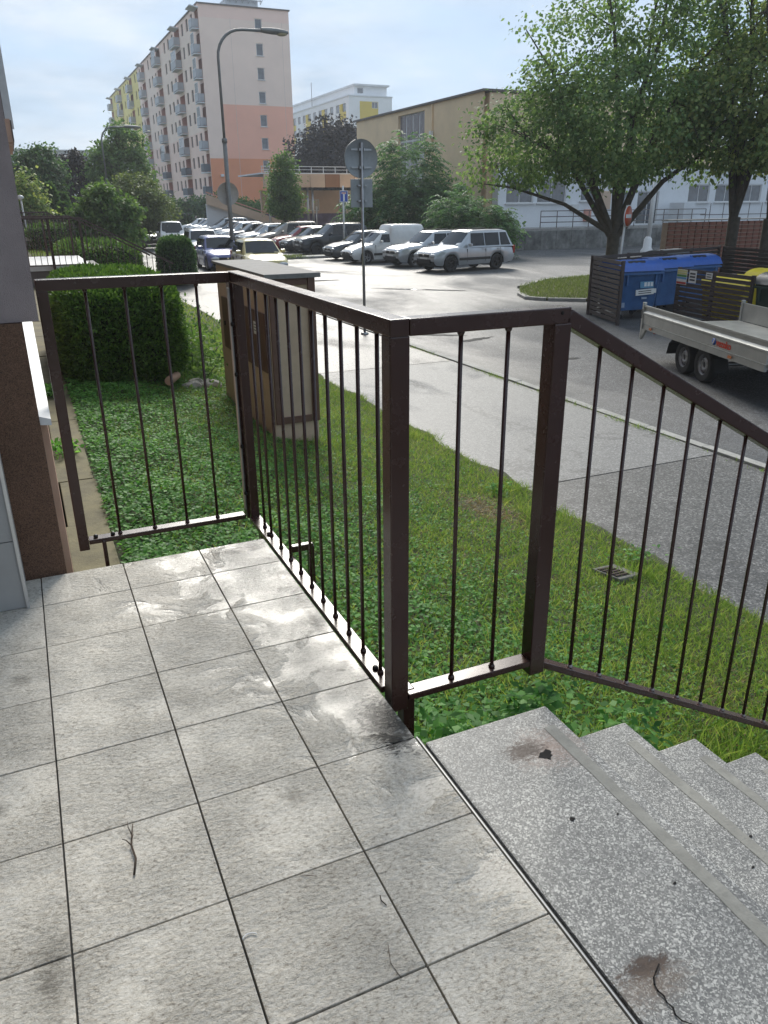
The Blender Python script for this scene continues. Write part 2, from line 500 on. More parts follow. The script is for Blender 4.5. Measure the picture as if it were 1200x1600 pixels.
M('b_lowwhite', (0.740, 0.760, 0.780), 0.7, 0, 0.06, 0.5, world=True, dirt=0.1)
M('frame_dark', (0.12, 0.10, 0.09), 0.6, 0, 0.1)
M('frame_white', (0.66, 0.66, 0.65), 0.55, 0, 0.06)
M('balcony_panel', (0.36, 0.37, 0.39), 0.45, 0, 0.12, 2)
M('balcony_dark', (0.10, 0.11, 0.13), 0.45, 0, 0.12, 2)
M('brick', (0.220, 0.085, 0.055), 0.85, 0, 0.3, 6, 0.3, 30, dirt=0.3)
M('mortar', (0.36, 0.26, 0.21), 0.9, 0, 0.2, 4, world=True)
M('stone_wall', (0.170, 0.170, 0.160), 0.9, 0, 0.65, 1.4, 0.5, 10, world=True, dirt=0.7)
M('rubble', (0.20, 0.175, 0.14), 0.9, 0, 0.4, 2.0, 0.5, 10, world=True, dirt=0.5)
M('canopy_beige', (0.550, 0.410, 0.300), 0.8, 0, 0.15, 0.6, world=True)
M('canopy_brown', (0.26, 0.13, 0.065), 0.8, 0, 0.15, 0.6, world=True)
M('graffiti', (0.10, 0.08, 0.16), 0.8, 0, 0.6, 1.2, world=True)
M('pole_white', (0.62, 0.63, 0.62), 0.5, 0, 0.1)
for nm, c in dict(silver=(0.45, 0.47, 0.49), white=(0.72, 0.72, 0.70), darkgrey=(0.065, 0.07, 0.078), navy=(0.012, 0.017, 0.026),
                  red=(0.30, 0.012, 0.016), beige=(0.27, 0.235, 0.195), blue=(0.085, 0.11, 0.33), yellow=(0.62, 0.52, 0.20), grey=(0.22, 0.235, 0.25),
                  paleblue=(0.25, 0.31, 0.40), bluegrey=(0.10, 0.135, 0.20), black=(0.014, 0.014, 0.016)).items():
    t = NT('paint_' + nm)
    n = t.noise(t.obj(), 3.0, 5, 0.6)
    cc = t.ramp(n, [(0.3, tuple(x * 0.9 for x in c)), (0.7, tuple(min(1, x * 1.06) for x in c))])
    met = 0.55 if nm in ('silver', 'grey', 'beige', 'paleblue', 'bluegrey', 'darkgrey') else 0.0
    MATS['paint_' + nm] = t.fin(cc, 0.34, met, None, 0.5, 0.8)


def mat(m):
    return MATS[m] if isinstance(m, str) else m


# ------------------------------------------------------------------ mesh helpers
class MB:
    def __init__(s):
        s.v, s.f, s.mi, s.sm = [], [], [], []

    def add(s, vs, fs, mi=0, smooth=False):
        b = len(s.v)
        s.v += [tuple(v) for v in vs]
        for f in fs:
            s.f.append([b + i for i in f]); s.mi.append(mi); s.sm.append(smooth)
        return s

    def box(s, c, d, mi=0, rz=0.0, rx=0.0, ry=0.0, ch=0.0):
        hx, hy, hz = d[0] / 2, d[1] / 2, d[2] / 2
        m = Matrix.Rotation(rz, 3, 'Z') @ Matrix.Rotation(ry, 3, 'Y') @ Matrix.Rotation(rx, 3, 'X')
        if ch <= 0:
            vs = [Vector((x * hx, y * hy, z * hz)) for z in (-1, 1) for y in (-1, 1) for x in (-1, 1)]
            fs = [(0, 2, 3, 1), (4, 5, 7, 6), (0, 1, 5, 4), (2, 6, 7, 3), (0, 4, 6, 2), (1, 3, 7, 5)]
        else:
            bm = bmesh.new()
            bmesh.ops.create_cube(bm, size=1)
            bmesh.ops.scale(bm, vec=d, verts=bm.verts)
            bmesh.ops.bevel(bm, geom=bm.edges[:], offset=ch, segments=2, affect='EDGES', profile=0.6)
            bm.verts.index_update()
            vs = [v.co.copy() for v in bm.verts]
            fs = [[v.index for v in f.verts] for f in bm.faces]
            bm.free()
        return s.add([m @ v + Vector(c) for v in vs], fs, mi)

    def tube(s, pts, rad, n=8, mi=0, cap=True, smooth=True):
        pts = [Vector(p) for p in pts]
        if isinstance(rad, (int, float)):
            rad = [rad] * len(pts)
        vs = []
        prev = None
        for i, p in enumerate(pts):
            d = (pts[min(i + 1, len(pts) - 1)] - pts[max(i - 1, 0)]).normalized()
            if prev is None:
                a = Vector((1, 0, 0)) if abs(d.x) < 0.9 else Vector((0, 1, 0))
            else:
                a = prev
            u = (a - d * a.dot(d)).normalized()
            prev = u
            v = d.cross(u)
            for k in range(n):
                an = 2 * math.pi * k / n
                vs.append(p + (u * math.cos(an) + v * math.sin(an)) * rad[i])
        fs = []
        for i in range(len(pts) - 1):
            for k in range(n):
                fs.append((i * n + k, i * n + (k + 1) % n, (i + 1) * n + (k + 1) % n, (i + 1) * n + k))
        b = len(s.v)
        s.add(vs, fs, mi, smooth)
        if cap:
            for st, rev in ((0, True), ((len(pts) - 1) * n, False)):
                r = [b + st + k for k in range(n)]
                s.f.append(r[::-1] if rev else r); s.mi.append(mi); s.sm.append(False)
        return s

    def prism(s, poly, axis, a, b, mi=0):
        """extrude a 2D polygon; axis = axis of extrusion"""
        def mk(p, t):
            return {'x': (t, p[0], p[1]), 'y': (p[0], t, p[1]), 'z': (p[0], p[1], t)}[axis]
        n = len(poly)
        vs = [mk(p, a) for p in poly] + [mk(p, b) for p in poly]
        fs = [list(range(n))[::-1], list(range(n, 2 * n))] + [(i, (i + 1) % n, n + (i + 1) % n, n + i) for i in range(n)]
        return s.add(vs, fs, mi)

    def lathe(s, prof, n=20, c=(0, 0, 0), axis='z', mi=0, smooth=True):
        vs = []
        for k in range(n):
            a = 2 * math.pi * k / n
            for r, z in prof:
                p = (r * math.cos(a), r * math.sin(a), z)
                if axis == 'y': p = (p[0], p[2], p[1])
                if axis == 'x': p = (p[2], p[0], p[1])
                vs.append((p[0] + c[0], p[1] + c[1], p[2] + c[2]))
        m = len(prof)
        fs = []
        for k in range(n):
            for i in range(m - 1):
                fs.append((k * m + i, ((k + 1) % n) * m + i, ((k + 1) % n) * m + i + 1, k * m + i + 1))
        return s.add(vs, fs, mi, smooth)

    def loft(s, secs, mi=0, cap=True, smooth=True):
        n = len(secs[0])
        vs = [p for q in secs for p in q]
        fs = []
        for i in range(len(secs) - 1):
            for k in range(n - 1):
                fs.append((i * n + k, i * n + k + 1, (i + 1) * n + k + 1, (i + 1) * n + k))
        b = len(s.v)
        s.add(vs, fs, mi, smooth)
        if cap:
            s.f.append([b + k for k in range(n)]); s.mi.append(mi); s.sm.append(False)
            e = (len(secs) - 1) * n
            s.f.append([b + e + k for k in range(n)][::-1]); s.mi.append(mi); s.sm.append(False)
        return s

    def mesh(s, name, mats, sharp=None, fix=False):
        me = bpy.data.meshes.new(name)
        me.from_pydata(s.v, [], s.f)
        for m in (mats if isinstance(mats, (list, tuple)) else [mats]):
            me.materials.append(mat(m))
        me.polygons.foreach_set('material_index', s.mi)
        me.polygons.foreach_set('use_smooth', s.sm)
        me.update()
        if fix:
            bm = bmesh.new(); bm.from_mesh(me)
            bmesh.ops.recalc_face_normals(bm, faces=bm.faces); bm.to_mesh(me); bm.free()
        if sharp:
            me.set_sharp_from_angle(angle=R(sharp))
        return me

    def build(s, name, mats, parent=None, sharp=None, fix=False):
        return link(name, s.mesh(name, mats, sharp, fix), parent)


def link(name, me, parent=None, loc=None, rz=0.0, m=None):
    o = bpy.data.objects.new(name, me)
    COL.objects.link(o)
    if parent: o.parent = parent
    if loc is not None: o.location = loc
    if rz: o.rotation_euler = (0, 0, rz)
    if m is not None:
        o.material_slots[0].link = 'OBJECT'
        o.material_slots[0].material = mat(m)
    return o


def tag(o, label, cat, group=None):
    o['label'] = label; o['category'] = cat
    if group: o['group'] = group
    return o


def struct(o):
    o['kind'] = 'structure'
    return o


def stuff(o, label=None, cat=None):
    o['kind'] = 'stuff'
    if label: o['label'] = label
    if cat: o['category'] = cat
    return o


def thing(name, label, cat, loc=(0, 0, 0), rz=0.0, group=None):
    o = bpy.data.objects.new(name, None)
    o.empty_display_size = 0.2
    COL.objects.link(o)
    o.location = loc
    o.rotation_euler = (0, 0, rz)
    return tag(o, label, cat, group)


def bx(name, c, d, m, parent=None, rz=0.0, ch=0.0, rx=0.0, ry=0.0):
    o = MB().box((0, 0, 0), d, 0, 0, 0, 0, ch).build(name, m, parent)
    o.location = c
    o.rotation_euler = (rx, ry, rz)
    return o


def text_mesh(txt, size, bold=0.0, name='lettering'):
    cu = bpy.data.curves.new(name, 'FONT')
    cu.body = txt
    cu.size = size
    cu.align_x = 'LEFT'
    cu.offset = bold
    cu.extrude = 0.002
    cu.resolution_u = 3
    o = bpy.data.objects.new('tmp_text', cu)
    COL.objects.link(o)
    dg = bpy.context.evaluated_depsgraph_get()
    me = bpy.data.meshes.new_from_object(o.evaluated_get(dg))
    bpy.data.objects.remove(o)
    bpy.data.curves.remove(cu)
    return me


def cards(name, P, D, Nn, L, W, m, parent=None, droop=0.15, kind=None, wpos=0.45):
    """leaf shaped cards (one bent quad each) joined into one mesh"""
    P = np.asarray(P, float); D = np.asarray(D, float); Nn = np.asarray(Nn, float)
    D = D / np.linalg.norm(D, axis=1, keepdims=True)
    S = np.cross(D, Nn)
    S = S / (np.linalg.norm(S, axis=1, keepdims=True) + 1e-9)
    Nn = np.cross(S, D)
    L = np.broadcast_to(np.asarray(L, float), (len(P),))[:, None]
    W = np.broadcast_to(np.asarray(W, float), (len(P),))[:, None]
    mid = P + D * L * wpos
    V = np.stack([P, mid + S * W / 2, P + D * L - Nn * L * droop, mid - S * W / 2], 1).reshape(-1, 3)
    n = len(P)
    me = bpy.data.meshes.new(name)
    me.vertices.add(4 * n); me.loops.add(4 * n); me.polygons.add(n)
    me.vertices.foreach_set('co', V.ravel())
    me.loops.foreach_set('vertex_index', np.arange(4 * n, dtype=np.int32))
    me.polygons.foreach_set('loop_start', np.arange(0, 4 * n, 4, dtype=np.int32))
    me.materials.append(mat(m))
    me.update(calc_edges=True)
    me.validate()
    o = link(name, me, parent)
    if kind: o['kind'] = kind
    return o


def rdir(n, up=0.0):
    v = rng.normal(size=(n, 3))
    v[:, 2] += up
    return v / np.linalg.norm(v, axis=1, keepdims=True)


ZR, ZW = -1.40, -1.30                 # road and pavement level


def gz(x, y=5.0):
    """height of the sloping lawn between the block and the pavement"""
    x = np.asarray(x, float)
    return np.interp(x, [0.35, 1.0, 2.2, 4.3], [-0.60, -0.62, -0.86, -1.285])

# ================================================================== the setting
struct(MB().add([(-300, -150, -1.46), (600, -150, -1.46), (600, 800, -1.46), (-300, 800, -1.46)], [(0, 1, 2, 3)]).build('ground', 'ground'))
struct(MB().add([(7.22, -30, ZR), (75, -30, ZR), (75, 110, ZR), (7.22, 110, ZR)], [(0, 1, 2, 3)]).build('road', 'road'))

# pavement: two generations of asphalt
pave = struct(MB().box((5.68, 10.0, ZW - 0.06), (2.8, 80.0, 0.10)).build('pavement', 'walk_dark'))


def wavy(x0, x1, y0, y1, z, jl, jr, n=24):
    mb = MB()
    vs, fs = [], []
    for i in range(n + 1):
        y = y0 + (y1 - y0) * i / n
        vs += [(x0 + random.uniform(-jl, jl), y + (random.uniform(-.02, .02) if 0 < i < n else 0), z), (x1 + random.uniform(-jr, jr), y, z)]
    for i in range(n):
        fs.append((2 * i, 2 * i + 1, 2 * i + 3, 2 * i + 2))
    return mb.add(vs, fs)


o = wavy(4.30, 7.06, 6.25, 12.6, ZW - 0.004, 0.03, 0.0).build('asphalt_patch', 'walk_light', pave)
o = wavy(4.30, 7.06, 12.66, 60, ZW - 0.005, 0.03, 0.0, 60).build('asphalt_patch', 'walk_dark', pave)
# kerb stones
kerb = bpy.data.objects.new('kerb', None); COL.objects.link(kerb); struct(kerb)
ks = MB().box((0, 0, 0), (0.13, 0.985, 0.2), ch=0.008).mesh('kerb_stone', 'kerb')
for i in range(46):
    k = link('kerb_stone', ks, kerb, (7.14 + random.uniform(-.012, .012), -4 + i * 1.0, ZW - 0.083 + random.uniform(-.006, .006)))
    k.rotation_euler = (random.uniform(-.008, .008), random.uniform(-.02, .02), random.uniform(-.012, .012))
for seed, (kx, ky) in enumerate([(7.0, 11.0), (7.0, 7.5), (7.02, 9.2), (7.03, 14.0), (6.98, 5.0)]):
    n = 260
    P = np.c_[rng.normal(kx + .02, .025, n), rng.normal(ky, .45, n), np.full(n, ZW - .01)]
    stuff(cards('kerb_weeds', P, rdir(n, 1.2), rdir(n), rng.uniform(.03, .09, n), .006, 'grass_blade'), 'thin grass tuft growing in the kerb joint', 'weeds')
# pot-holes and puddled joints in the asphalt: thin dark patches of broken surface


def blot(name, x, y, lx, ly, rz, m, z=ZR + 0.004, n=26, rough=0.35, parent=None):
    vs = [(0, 0, 0)]
    for k in range(n):
        a = 2 * math.pi * k / n
        r = 1 + random.uniform(-rough, rough)
        vs.append((lx * r * math.cos(a), ly * r * math.sin(a), 0))
    o = MB().add(vs, [(0, 1 + k, 1 + (k + 1) % n) for k in range(n)]).build(name, m, parent)
    o.location = (x, y, z); o.rotation_euler = (0, 0, rz)
    return o


M('puddle', (0.03, 0.03, 0.03), 0.05, 0, 0.1, spec=0.6)
M('pothole', (0.035, 0.034, 0.032), 0.9, 0, 0.4, 8, 0.8, 40, world=True)
road = bpy.data.objects['road']
for (x, y, lx, ly, rz, m) in [(12.6, 25.2, 1.6, .16, -.75, 'pothole'), (12.75, 25.0, 1.1, .09, -.75, 'puddle'), (8.6, 15.9, .6, .1, -.5, 'pothole'), (9.0, 15.0, .45, .12, .3, 'pothole'),
                              (9.35, 12.2, .35, .07, .1, 'pothole'), (10.4, 7.6, .5, .1, -.2, 'puddle'), (11.5, 35.0, 2.2, .08, -.9, 'puddle'), (10.6, 30, .9, .25, 0, 'pothole')]:
    blot('pothole' if m == 'pothole' else 'puddle', x, y, lx, ly, rz, m, ZR + (0.004 if m == 'pothole' else 0.008), parent=road)

# lawn sheet (soil under the plants)
xs = np.linspace(0.262, 4.36, 28)
ys = np.concatenate([np.linspace(1.66, 14, 60), np.linspace(14.5, 110, 60)])
vs, fs = [], []
for y in ys:
    for x in xs:
        jx = 0.05 * math.sin(y * 3.1) + 0.03 * math.sin(y * 7.7) if x > 4.3 else 0
        vs.append((x + jx, y, float(gz(x)) + 0.012 * math.sin(x * 5 + y * 3) * math.sin(y * 4.2 - x)))
nx = len(xs)
for j in range(len(ys) - 1):
    for i in range(nx - 1):
        fs.append((j * nx + i, j * nx + i + 1, (j + 1) * nx + i + 1, (j + 1) * nx + i))
lawn = struct(MB().add(vs, fs, smooth=True).build('lawn', 'soil'))
# lawn continues in front of the stair flight (right of the steps)
struct(MB().add([(3.45, -6, -1.2), (4.36, -6, -1.29), (4.36, 1.68, -1.29), (3.45, 1.68, -1.12)], [(0, 1, 2, 3)]).build('lawn_verge', 'soil'))

# mossy concrete strip along the plinth
strip = bpy.data.objects.new('plinth_path', None); COL.objects.link(strip); struct(strip)
sl = MB().box((0, 0, 0), (0.27, 0.99, 0.06), ch=0.006).mesh('concrete_slab', 'mossy')
for i in range(30):
    link('concrete_slab', sl, strip, (0.135 + random.uniform(-.01, .01), 3.80 + i, -0.615 + random.uniform(-.006, .006)))
for i, (yy, n, s_) in enumerate([(3.62, 160, .05), (3.9, 60, .04), (7.15, 120, .04), (9.6, 200, .06)]):
    P = np.c_[rng.normal(.10 if i != 1 else .2, .06, n).clip(.02, .4), rng.normal(yy, .12, n), rng.uniform(-.58, -.50, n)]
    stuff(cards('wall_weeds', P, rdir(n, .5), rdir(n, 1.5), rng.uniform(.03, .07, n), rng.uniform(.025, .05, n), 'leaf_cover', kind='stuff'),
          ['leafy weed sprouting at the foot of the peach plinth', 'small weed on the mossy concrete strip', 'dark weed tuft under the white plinth flashing', 'weeds where the concrete strip meets the dark hedge'][i], 'weeds')

# grass island at the far street corner
isl = bpy.data.objects.new('grass_island', None); COL.objects.link(isl); struct(isl)
poly = [(14.75, 21.9), (14.35, 20.9), (14.7, 20.3), (15.6, 19.6), (17.5, 19.3), (22, 20.4), (24, 24), (21.2, 26.2), (18.2, 25.5), (16, 23.8)]
MB().prism(poly, 'z', ZR - 0.05, ZR + 0.06).build('turf_base', 'lawn_far', isl)
km = MB().box((0, 0, 0), (0.56, 0.2, 0.16), ch=0.01).mesh('kerb_stone', 'kerb')
for i in range(len(poly) - 1):
    a, b = Vector(poly[i]), Vector(poly[i + 1])
    L = (b - a).length
    n = max(1, round(L / 0.58))
    for k in range(n):
        p = a.lerp(b, (k + .5) / n)
        link('kerb_stone', km, isl, (p.x, p.y, ZR + 0.01), math.atan2(b.y - a.y, b.x - a.x))
n = 26000
P = np.c_[rng.uniform(14.4, 24, n), rng.uniform(19.4, 26, n), np.full(n, ZR + .05)]


def inpoly(P, poly):
    x, y = P[:, 0], P[:, 1]
    c = np.zeros(len(P), bool)
    j = len(poly) - 1
    for i in range(len(poly)):
        xi, yi = poly[i]; xj, yj = poly[j]
        hit = ((yi > y) != (yj > y)) & (x < (xj - xi) * (y - yi) / (yj - yi + 1e-12) + xi)
        c ^= hit
        j = i
    return c


P = P[inpoly(P, poly)]
n = len(P)
stuff(cards('island_grass', P, rdir(n, 1.6), rdir(n), rng.uniform(.06, .16, n), rng.uniform(.012, .022, n), 'leaf_olive'), 'rough grass on the kerbed island at the street corner', 'grass')

# small kerbed island between the parking bays
bay = struct(MB().box((15.6, 43.4, ZR + 0.05), (4.6, 1.1, 0.14), ch=0.03).build('bay_island', 'kerb'))
n = 900
P = np.c_[rng.normal(13.6, .5, n), rng.normal(43.2, .3, n), np.full(n, ZR + .08)]
stuff(cards('bay_weeds', P, rdir(n, .9), rdir(n), rng.uniform(.08, .22, n), .03, 'leaf_olive'), 'low weeds on the kerbed island between parking bays', 'weeds')

# ================================================================== landing and stairs
landing = struct(MB().box((-0.31, 1.3, -0.13), (2.27, 3.85, 0.215)).build('landing', 'concrete'))
tx = [-1.452 + .33 * i for i in range(7)] + [0.829]
tx[6] = 0.528
ty = [1.315 + .33 * i for i in range(-6, 6)] + [3.232]
meshes = {}
for i in range(len(tx) - 1):
    for j in range(len(ty) - 1):
        a, b, c, d = tx[i], tx[i + 1], ty[j], ty[j + 1]
        key = (round(b - a, 3), round(d - c, 3))
        if key not in meshes:
            meshes[key] = MB().box((0, 0, 0), (b - a - .0045, d - c - .0045, 0.022), ch=0.0016).mesh('floor_tile', 'tile')
        t_ = link('floor_tile', meshes[key], landing, ((a + b) / 2, (c + d) / 2, -0.011 + random.uniform(-.0008, .0008)))
        t_.rotation_euler = (random.uniform(-.0012, .0012), random.uniform(-.0012, .0012), 0)
M('profile_white', (0.42, 0.42, 0.41), 0.5, 0.3, 0.1)
bx('edge_profile', (0.8335, 0.57, -0.012), (0.004, 2.15, 0.024), 'profile_white', landing)
bx('edge_joint', (0.8395, 0.57, -0.016), (0.007, 2.15, 0.016), 'black', landing)

stairs = thing('staircase', 'speckled grey terrazzo steps going down from the tiled landing', 'stairs', (0.845, 0, 0))
x0 = 0.0
RIS, TRD = 0.18, 0.345
edges = [0.845, 1.262] + [1.262 + TRD * i for i in range(1, 6)]
for i in range(6):
    a, b = edges[i] - (0 if i == 0 else 0.03), edges[i + 1]
    yl = 1.612 + (0.012 if i else 0)
    z = -RIS * i
    mb = MB().box(((a + b) / 2 - .845, (yl - 1.4) / 2, z - 0.03), (b - a, yl + 1.4, 0.06), ch=0.006)
    st = mb.build('step', 'terrazzo', stairs)
    bx('riser', ((a + b) / 2 - .845 - .01, (yl - .04 - 1.4) / 2, z - 0.055 - .065), (b - a - .05, yl + 1.36, 0.128), 'concrete', stairs)
    # worn anti-slip strip near the nosing
    mbs = MB()
    n = 40
    vs, fs = [], []
    for k in range(n + 1):
        y = -1.35 + (yl - 0.09 + 1.35) * k / n
        vs += [(b - .845 - 0.068 + random.uniform(-.0015, .0015), y, z + .0012), (b - .845 - 0.032 + random.uniform(-.0015, .0015), y, z + .0012)]
    for k in range(n):
        fs.append((2 * k, 2 * k + 1, 2 * k + 3, 2 * k + 2))
    mbs.add(vs, fs).build('grip_strip', 'concrete_step_edge', stairs)
# broken spots in the top step: a rusted-through hole and a cracked chip
M('hole', (0.012, 0.010, 0.009), 0.95, 0, 0.3)
blot('rust_hole', 1.128 - .845, 1.418, .022, .016, .3, 'hole', 0.0012, 14, .4, stairs)
M('rust_flake', (0.055, 0.033, 0.026), 0.9, 0, 0.5, 60, 0.8, 150)
crack = [(.957, .788), (.940, .778), (.927, .770), (.918, .758), (.915, .745), (.918, .732), (.914, .720), (.917, .707), (.911, .694), (.914, .680), (.925, .668)]
mb = MB()
for (a, b) in zip(crack, crack[1:]):
    a, b = Vector((a[0], a[1], 0)), Vector((b[0], b[1], 0))
    d = (b - a).normalized(); s_ = Vector((-d.y, d.x, 0)) * random.uniform(.0012, .0026)
    e = d * .002
    mb.add([a - e - s_, b + e - s_, b + e + s_, a - e + s_], [(0, 1, 2, 3)])
ck = mb.build('crack', 'hole', stairs); ck.location = (-.845, 0, .0035)
for (x, y, r) in [(1.045, 1.19, .009), (1.16, 1.155, .004), (1.135, .93, .005), (1.40, 1.22, .005), (1.5, 1.0, .005), (1.58, 1.08, .006)]:
    blot('dirt_spot', x - .845, y, r, r * .7, 0.3, 'hole', (0.0012 if x < 1.26 else -.1788), 10, .25, stairs)

# litter on the tiles
tw = MB()
tw.tube([(0.014, 1.471, .004), (0.024, 1.515, .006), (0.020, 1.56, .008), (0.026, 1.60, .007), (0.032, 1.635, .004)], [.0026, .0026, .0022, .0018, .0010], 6)
tw.tube([(0.022, 1.555, .008), (0.010, 1.578, .012), (0.002, 1.588, .009)], [.0017, .0014, .0008], 5)
tw.tube([(0.025, 1.595, .007), (0.020, 1.62, .012), (0.021, 1.640, .010)], [.0015, .0012, .0007], 5)
tw.tube([(0.021, 1.575, .008), (0.030, 1.592, .012)], [.0013, .0006], 5)
tag(tw.build('twig', 'twig'), 'small forked dry twig lying on the tiled landing', 'twig')
for i, (pts, lab) in enumerate([([(.51, 1.18, .003), (.506, 1.165, .005), (.512, 1.15, .003)], 'tiny curled dark leaf scrap on a tile'),
                                ([(.475, 1.06, .002), (.462, 1.02, .003), (.468, .98, .002)], 'thin dry grass stalk on a tile near the step'),
                                ([(.365, 1.31, .002), (.385, 1.295, .005), (.40, 1.29, .002)], 'thin dry stalk fragment on a middle tile')]):
    tag(MB().tube(pts, .0013 if i == 0 else .0006, 5).build('plant_scrap', 'twig'), lab, 'litter')
pts = [(.215 + .016 * math.cos(a), 1.195 + .012 * math.sin(a), .004) for a in np.linspace(.3, 2.9, 9)]
tag(MB().tube(pts, .0013, 6).build('white_thread', 'white'), 'short curved white thread across a tile joint', 'thread')

# ================================================================== railing
rail = thing('railing', 'dark brown painted steel railing round the landing and down the stairs', 'railing', (0.872, 1.87, -0.05))
RO = Vector(rail.location)


def rbox(name, c, d, m='rail', ch=0.004, **k):
    return bx(name, Vector(c) - RO, d, m, rail, ch=ch, **k)


TOP = 1.168
PW = 0.058
YA, YB, XA = 1.868, 3.585, 0.872         # plane of the stair-side panel, far panel, long panel
RH, RW = 0.046, 0.056                    # top rail height and width
rbox('post', (XA + .003, YA + .004, (TOP - RH - .055) / 2), (PW, PW, TOP - RH + .055))
rbox('post', (XA, YB + .022, (TOP - RH - .03) / 2), (PW, 0.062, TOP - RH + .03))
rbox('post', (XA, YB - .045, (TOP - RH - .03) / 2), (0.042, 0.036, TOP - RH + .03))
rbox('post', (1.392, YA, (TOP - RH - .06) / 2), (PW, PW, TOP - RH + .06))
rbox('post', (0.062, YB, (TOP - RH - .05) / 2), (0.045, 0.05, TOP - RH + .05))
rbox('galvanised_strip', (XA - .036, YB - .012, (TOP - RH) / 2), (.008, .03, TOP - RH - .05), 'galv', ch=.002)
# top rails, mitred by butting with a tiny step
rbox('top_rail', (XA, (YA + YB) / 2, TOP - RH / 2), (RW, YB - YA + .058, RH))
rbox('top_rail', ((0.040 + XA - .03) / 2, YB, TOP - RH / 2 - .001), (XA - .03 - 0.040, RW, RH))
rbox('top_rail', ((XA + .03 + 1.418) / 2, YA, TOP - RH / 2 - .001), (1.418 - XA - .03, RW, RH))
# bottom rails: flat bars
BZ = 0.0
rbox('bottom_rail', (XA - .004, (YA + YB) / 2 - .01, BZ - .011), (0.056, YB - YA - .11, 0.022), ch=.003)
rbox('bottom_rail', ((0.086 + XA - .04) / 2, YB, BZ - .012), (XA - .04 - 0.086, 0.056, 0.022), ch=.003)
rbox('bottom_rail', ((XA + .034 + 1.362) / 2, YA, BZ - .013), (1.362 - XA - .034, 0.056, 0.022), ch=.003)
# sloping flight panel
SL = math.atan(0.535)
x1 = 3.35
Lr = (x1 - 1.41) / math.cos(SL)
mid = (1.41 + x1) / 2


def slope_z(x, z0):
    return z0 - (x - 1.41) * 0.535


rbox('top_rail', (mid, YA, slope_z(mid, TOP - .028)), (Lr, RW, RH), ry=SL)
rbox('bottom_rail', (mid, YA, slope_z(mid, -.03)), (Lr, 0.05, 0.022), ry=SL, ch=.003)
rbox('post', (x1 + .02, YA, slope_z(x1, (TOP - .03) / 2) - .1), (PW, PW, TOP + .2))
bal = lambda h: MB().tube([(0, 0, 0), (0, 0, h)], 0.0066, 10).mesh('baluster', 'rail')
col_ = MB().lathe([(.0066, .012), (.0085, .010), (.0108, .005), (.0108, .0), (0.0, 0.0)], 12).mesh('baluster_collar', 'rail')


def baluster(x, y, z, h, weld=None):
    b = link('baluster', bal(h), rail, Vector((x, y, z)) - RO)
    b.rotation_euler = (random.uniform(-.0008, .0008), random.uniform(-.0008, .0008), random.uniform(0, 3))
    c_ = link('baluster_collar', col_, b, (0, 0, 0.0))
    if weld:
        c_.material_slots[0].link = 'OBJECT'; c_.material_slots[0].material = mat(weld)
    t_ = link('baluster_collar', col_, b, (0, 0, h)); t_.rotation_euler = (math.pi, 0, 0)


for y in (3.357, 3.245, 3.093, 2.951, 2.812, 2.673, 2.539, 2.405, 2.269, 2.136, 1.989):
    baluster(XA, y, BZ, TOP - RH)
for x in (0.229, 0.390, 0.545, 0.695):
    baluster(x, YB, BZ - .001, TOP - RH)
for x in (1.072, 1.226):
    baluster(x, YA, BZ - .002, TOP - RH)
for k in range(14):
    x = 1.556 + k * 0.1365
    baluster(x, YA, slope_z(x, -.017), TOP - RH + .022, 'weld' if k < 12 else None)
# bolts and brackets
bolt = MB().lathe([(0.0, .013), (.006, .0125), (.0095, .009), (.0105, .004), (.0105, 0), (0, 0)], 12).mesh('bolt', 'bolt')


def addbolt(p, ax=(0, 0, 1)):
    b = link('bolt', bolt, rail, Vector(p) - RO)
    b.rotation_euler = Vector(ax).to_track_quat('Z', 'Y').to_euler()


for p in [(XA - .006, 2.018, BZ), (XA + .012, 1.955, BZ), (XA - .008, 3.262, BZ), (0.118, YB, BZ), (0.195, YB, BZ)]:
    addbolt(p)
for z in (.91, .52, .20):
    addbolt((XA + .032, YA + .012, z), (1, 0, 0))
for z in (.94, .71, .36, .12):
    addbolt((XA - .032, YB - .045, z), (-1, 0, 0))
hole = MB().lathe([(0, .0008), (.0055, .0008), (.0055, 0)], 10).mesh('screw_hole', 'hole')
for p in [(XA - .012, YA - .0262, TOP - .016), (XA + .014, YA - .0262, TOP - .016), (1.385, YA - .0292, TOP - .016)]:
    b = link('screw_hole', hole, rail, Vector(p) - RO); b.rotation_euler = (R(90), 0, 0)
rbox('bracket', (XA + .045, YA + .02, -.13), (.04, .05, .26))
rbox('bracket', (XA - .002, 2.06, -.045), (.05, .05, .05))
rbox('bracket', (XA - .002, 3.36, -.045), (.05, .05, .05))
rbox('bracket', (XA + .075, 3.02, .02), (.10, .03, .03))
rbox('bracket', (XA + .115, 3.02, -.10), (.026, .034, .25))
rbox('bracket', (0.15, YB - .02, -.10), (.018, .035, .18))
rbox('bracket_foot', (XA - .03, 1.70, -.115), (.075, .02, .012), 'white')

# ================================================================== own block of flats
own = thing('apartment_building', 'own block with grey-purple plaster, brown pebble plinth and white flashing at left edge', 'building', (-3, 20, -1))
OO = Vector(own.location)


def obx(name, c, d, m, ch=0.0, parent=None):
    return bx(name, Vector(c) - OO, d, m, parent or own, ch=ch)


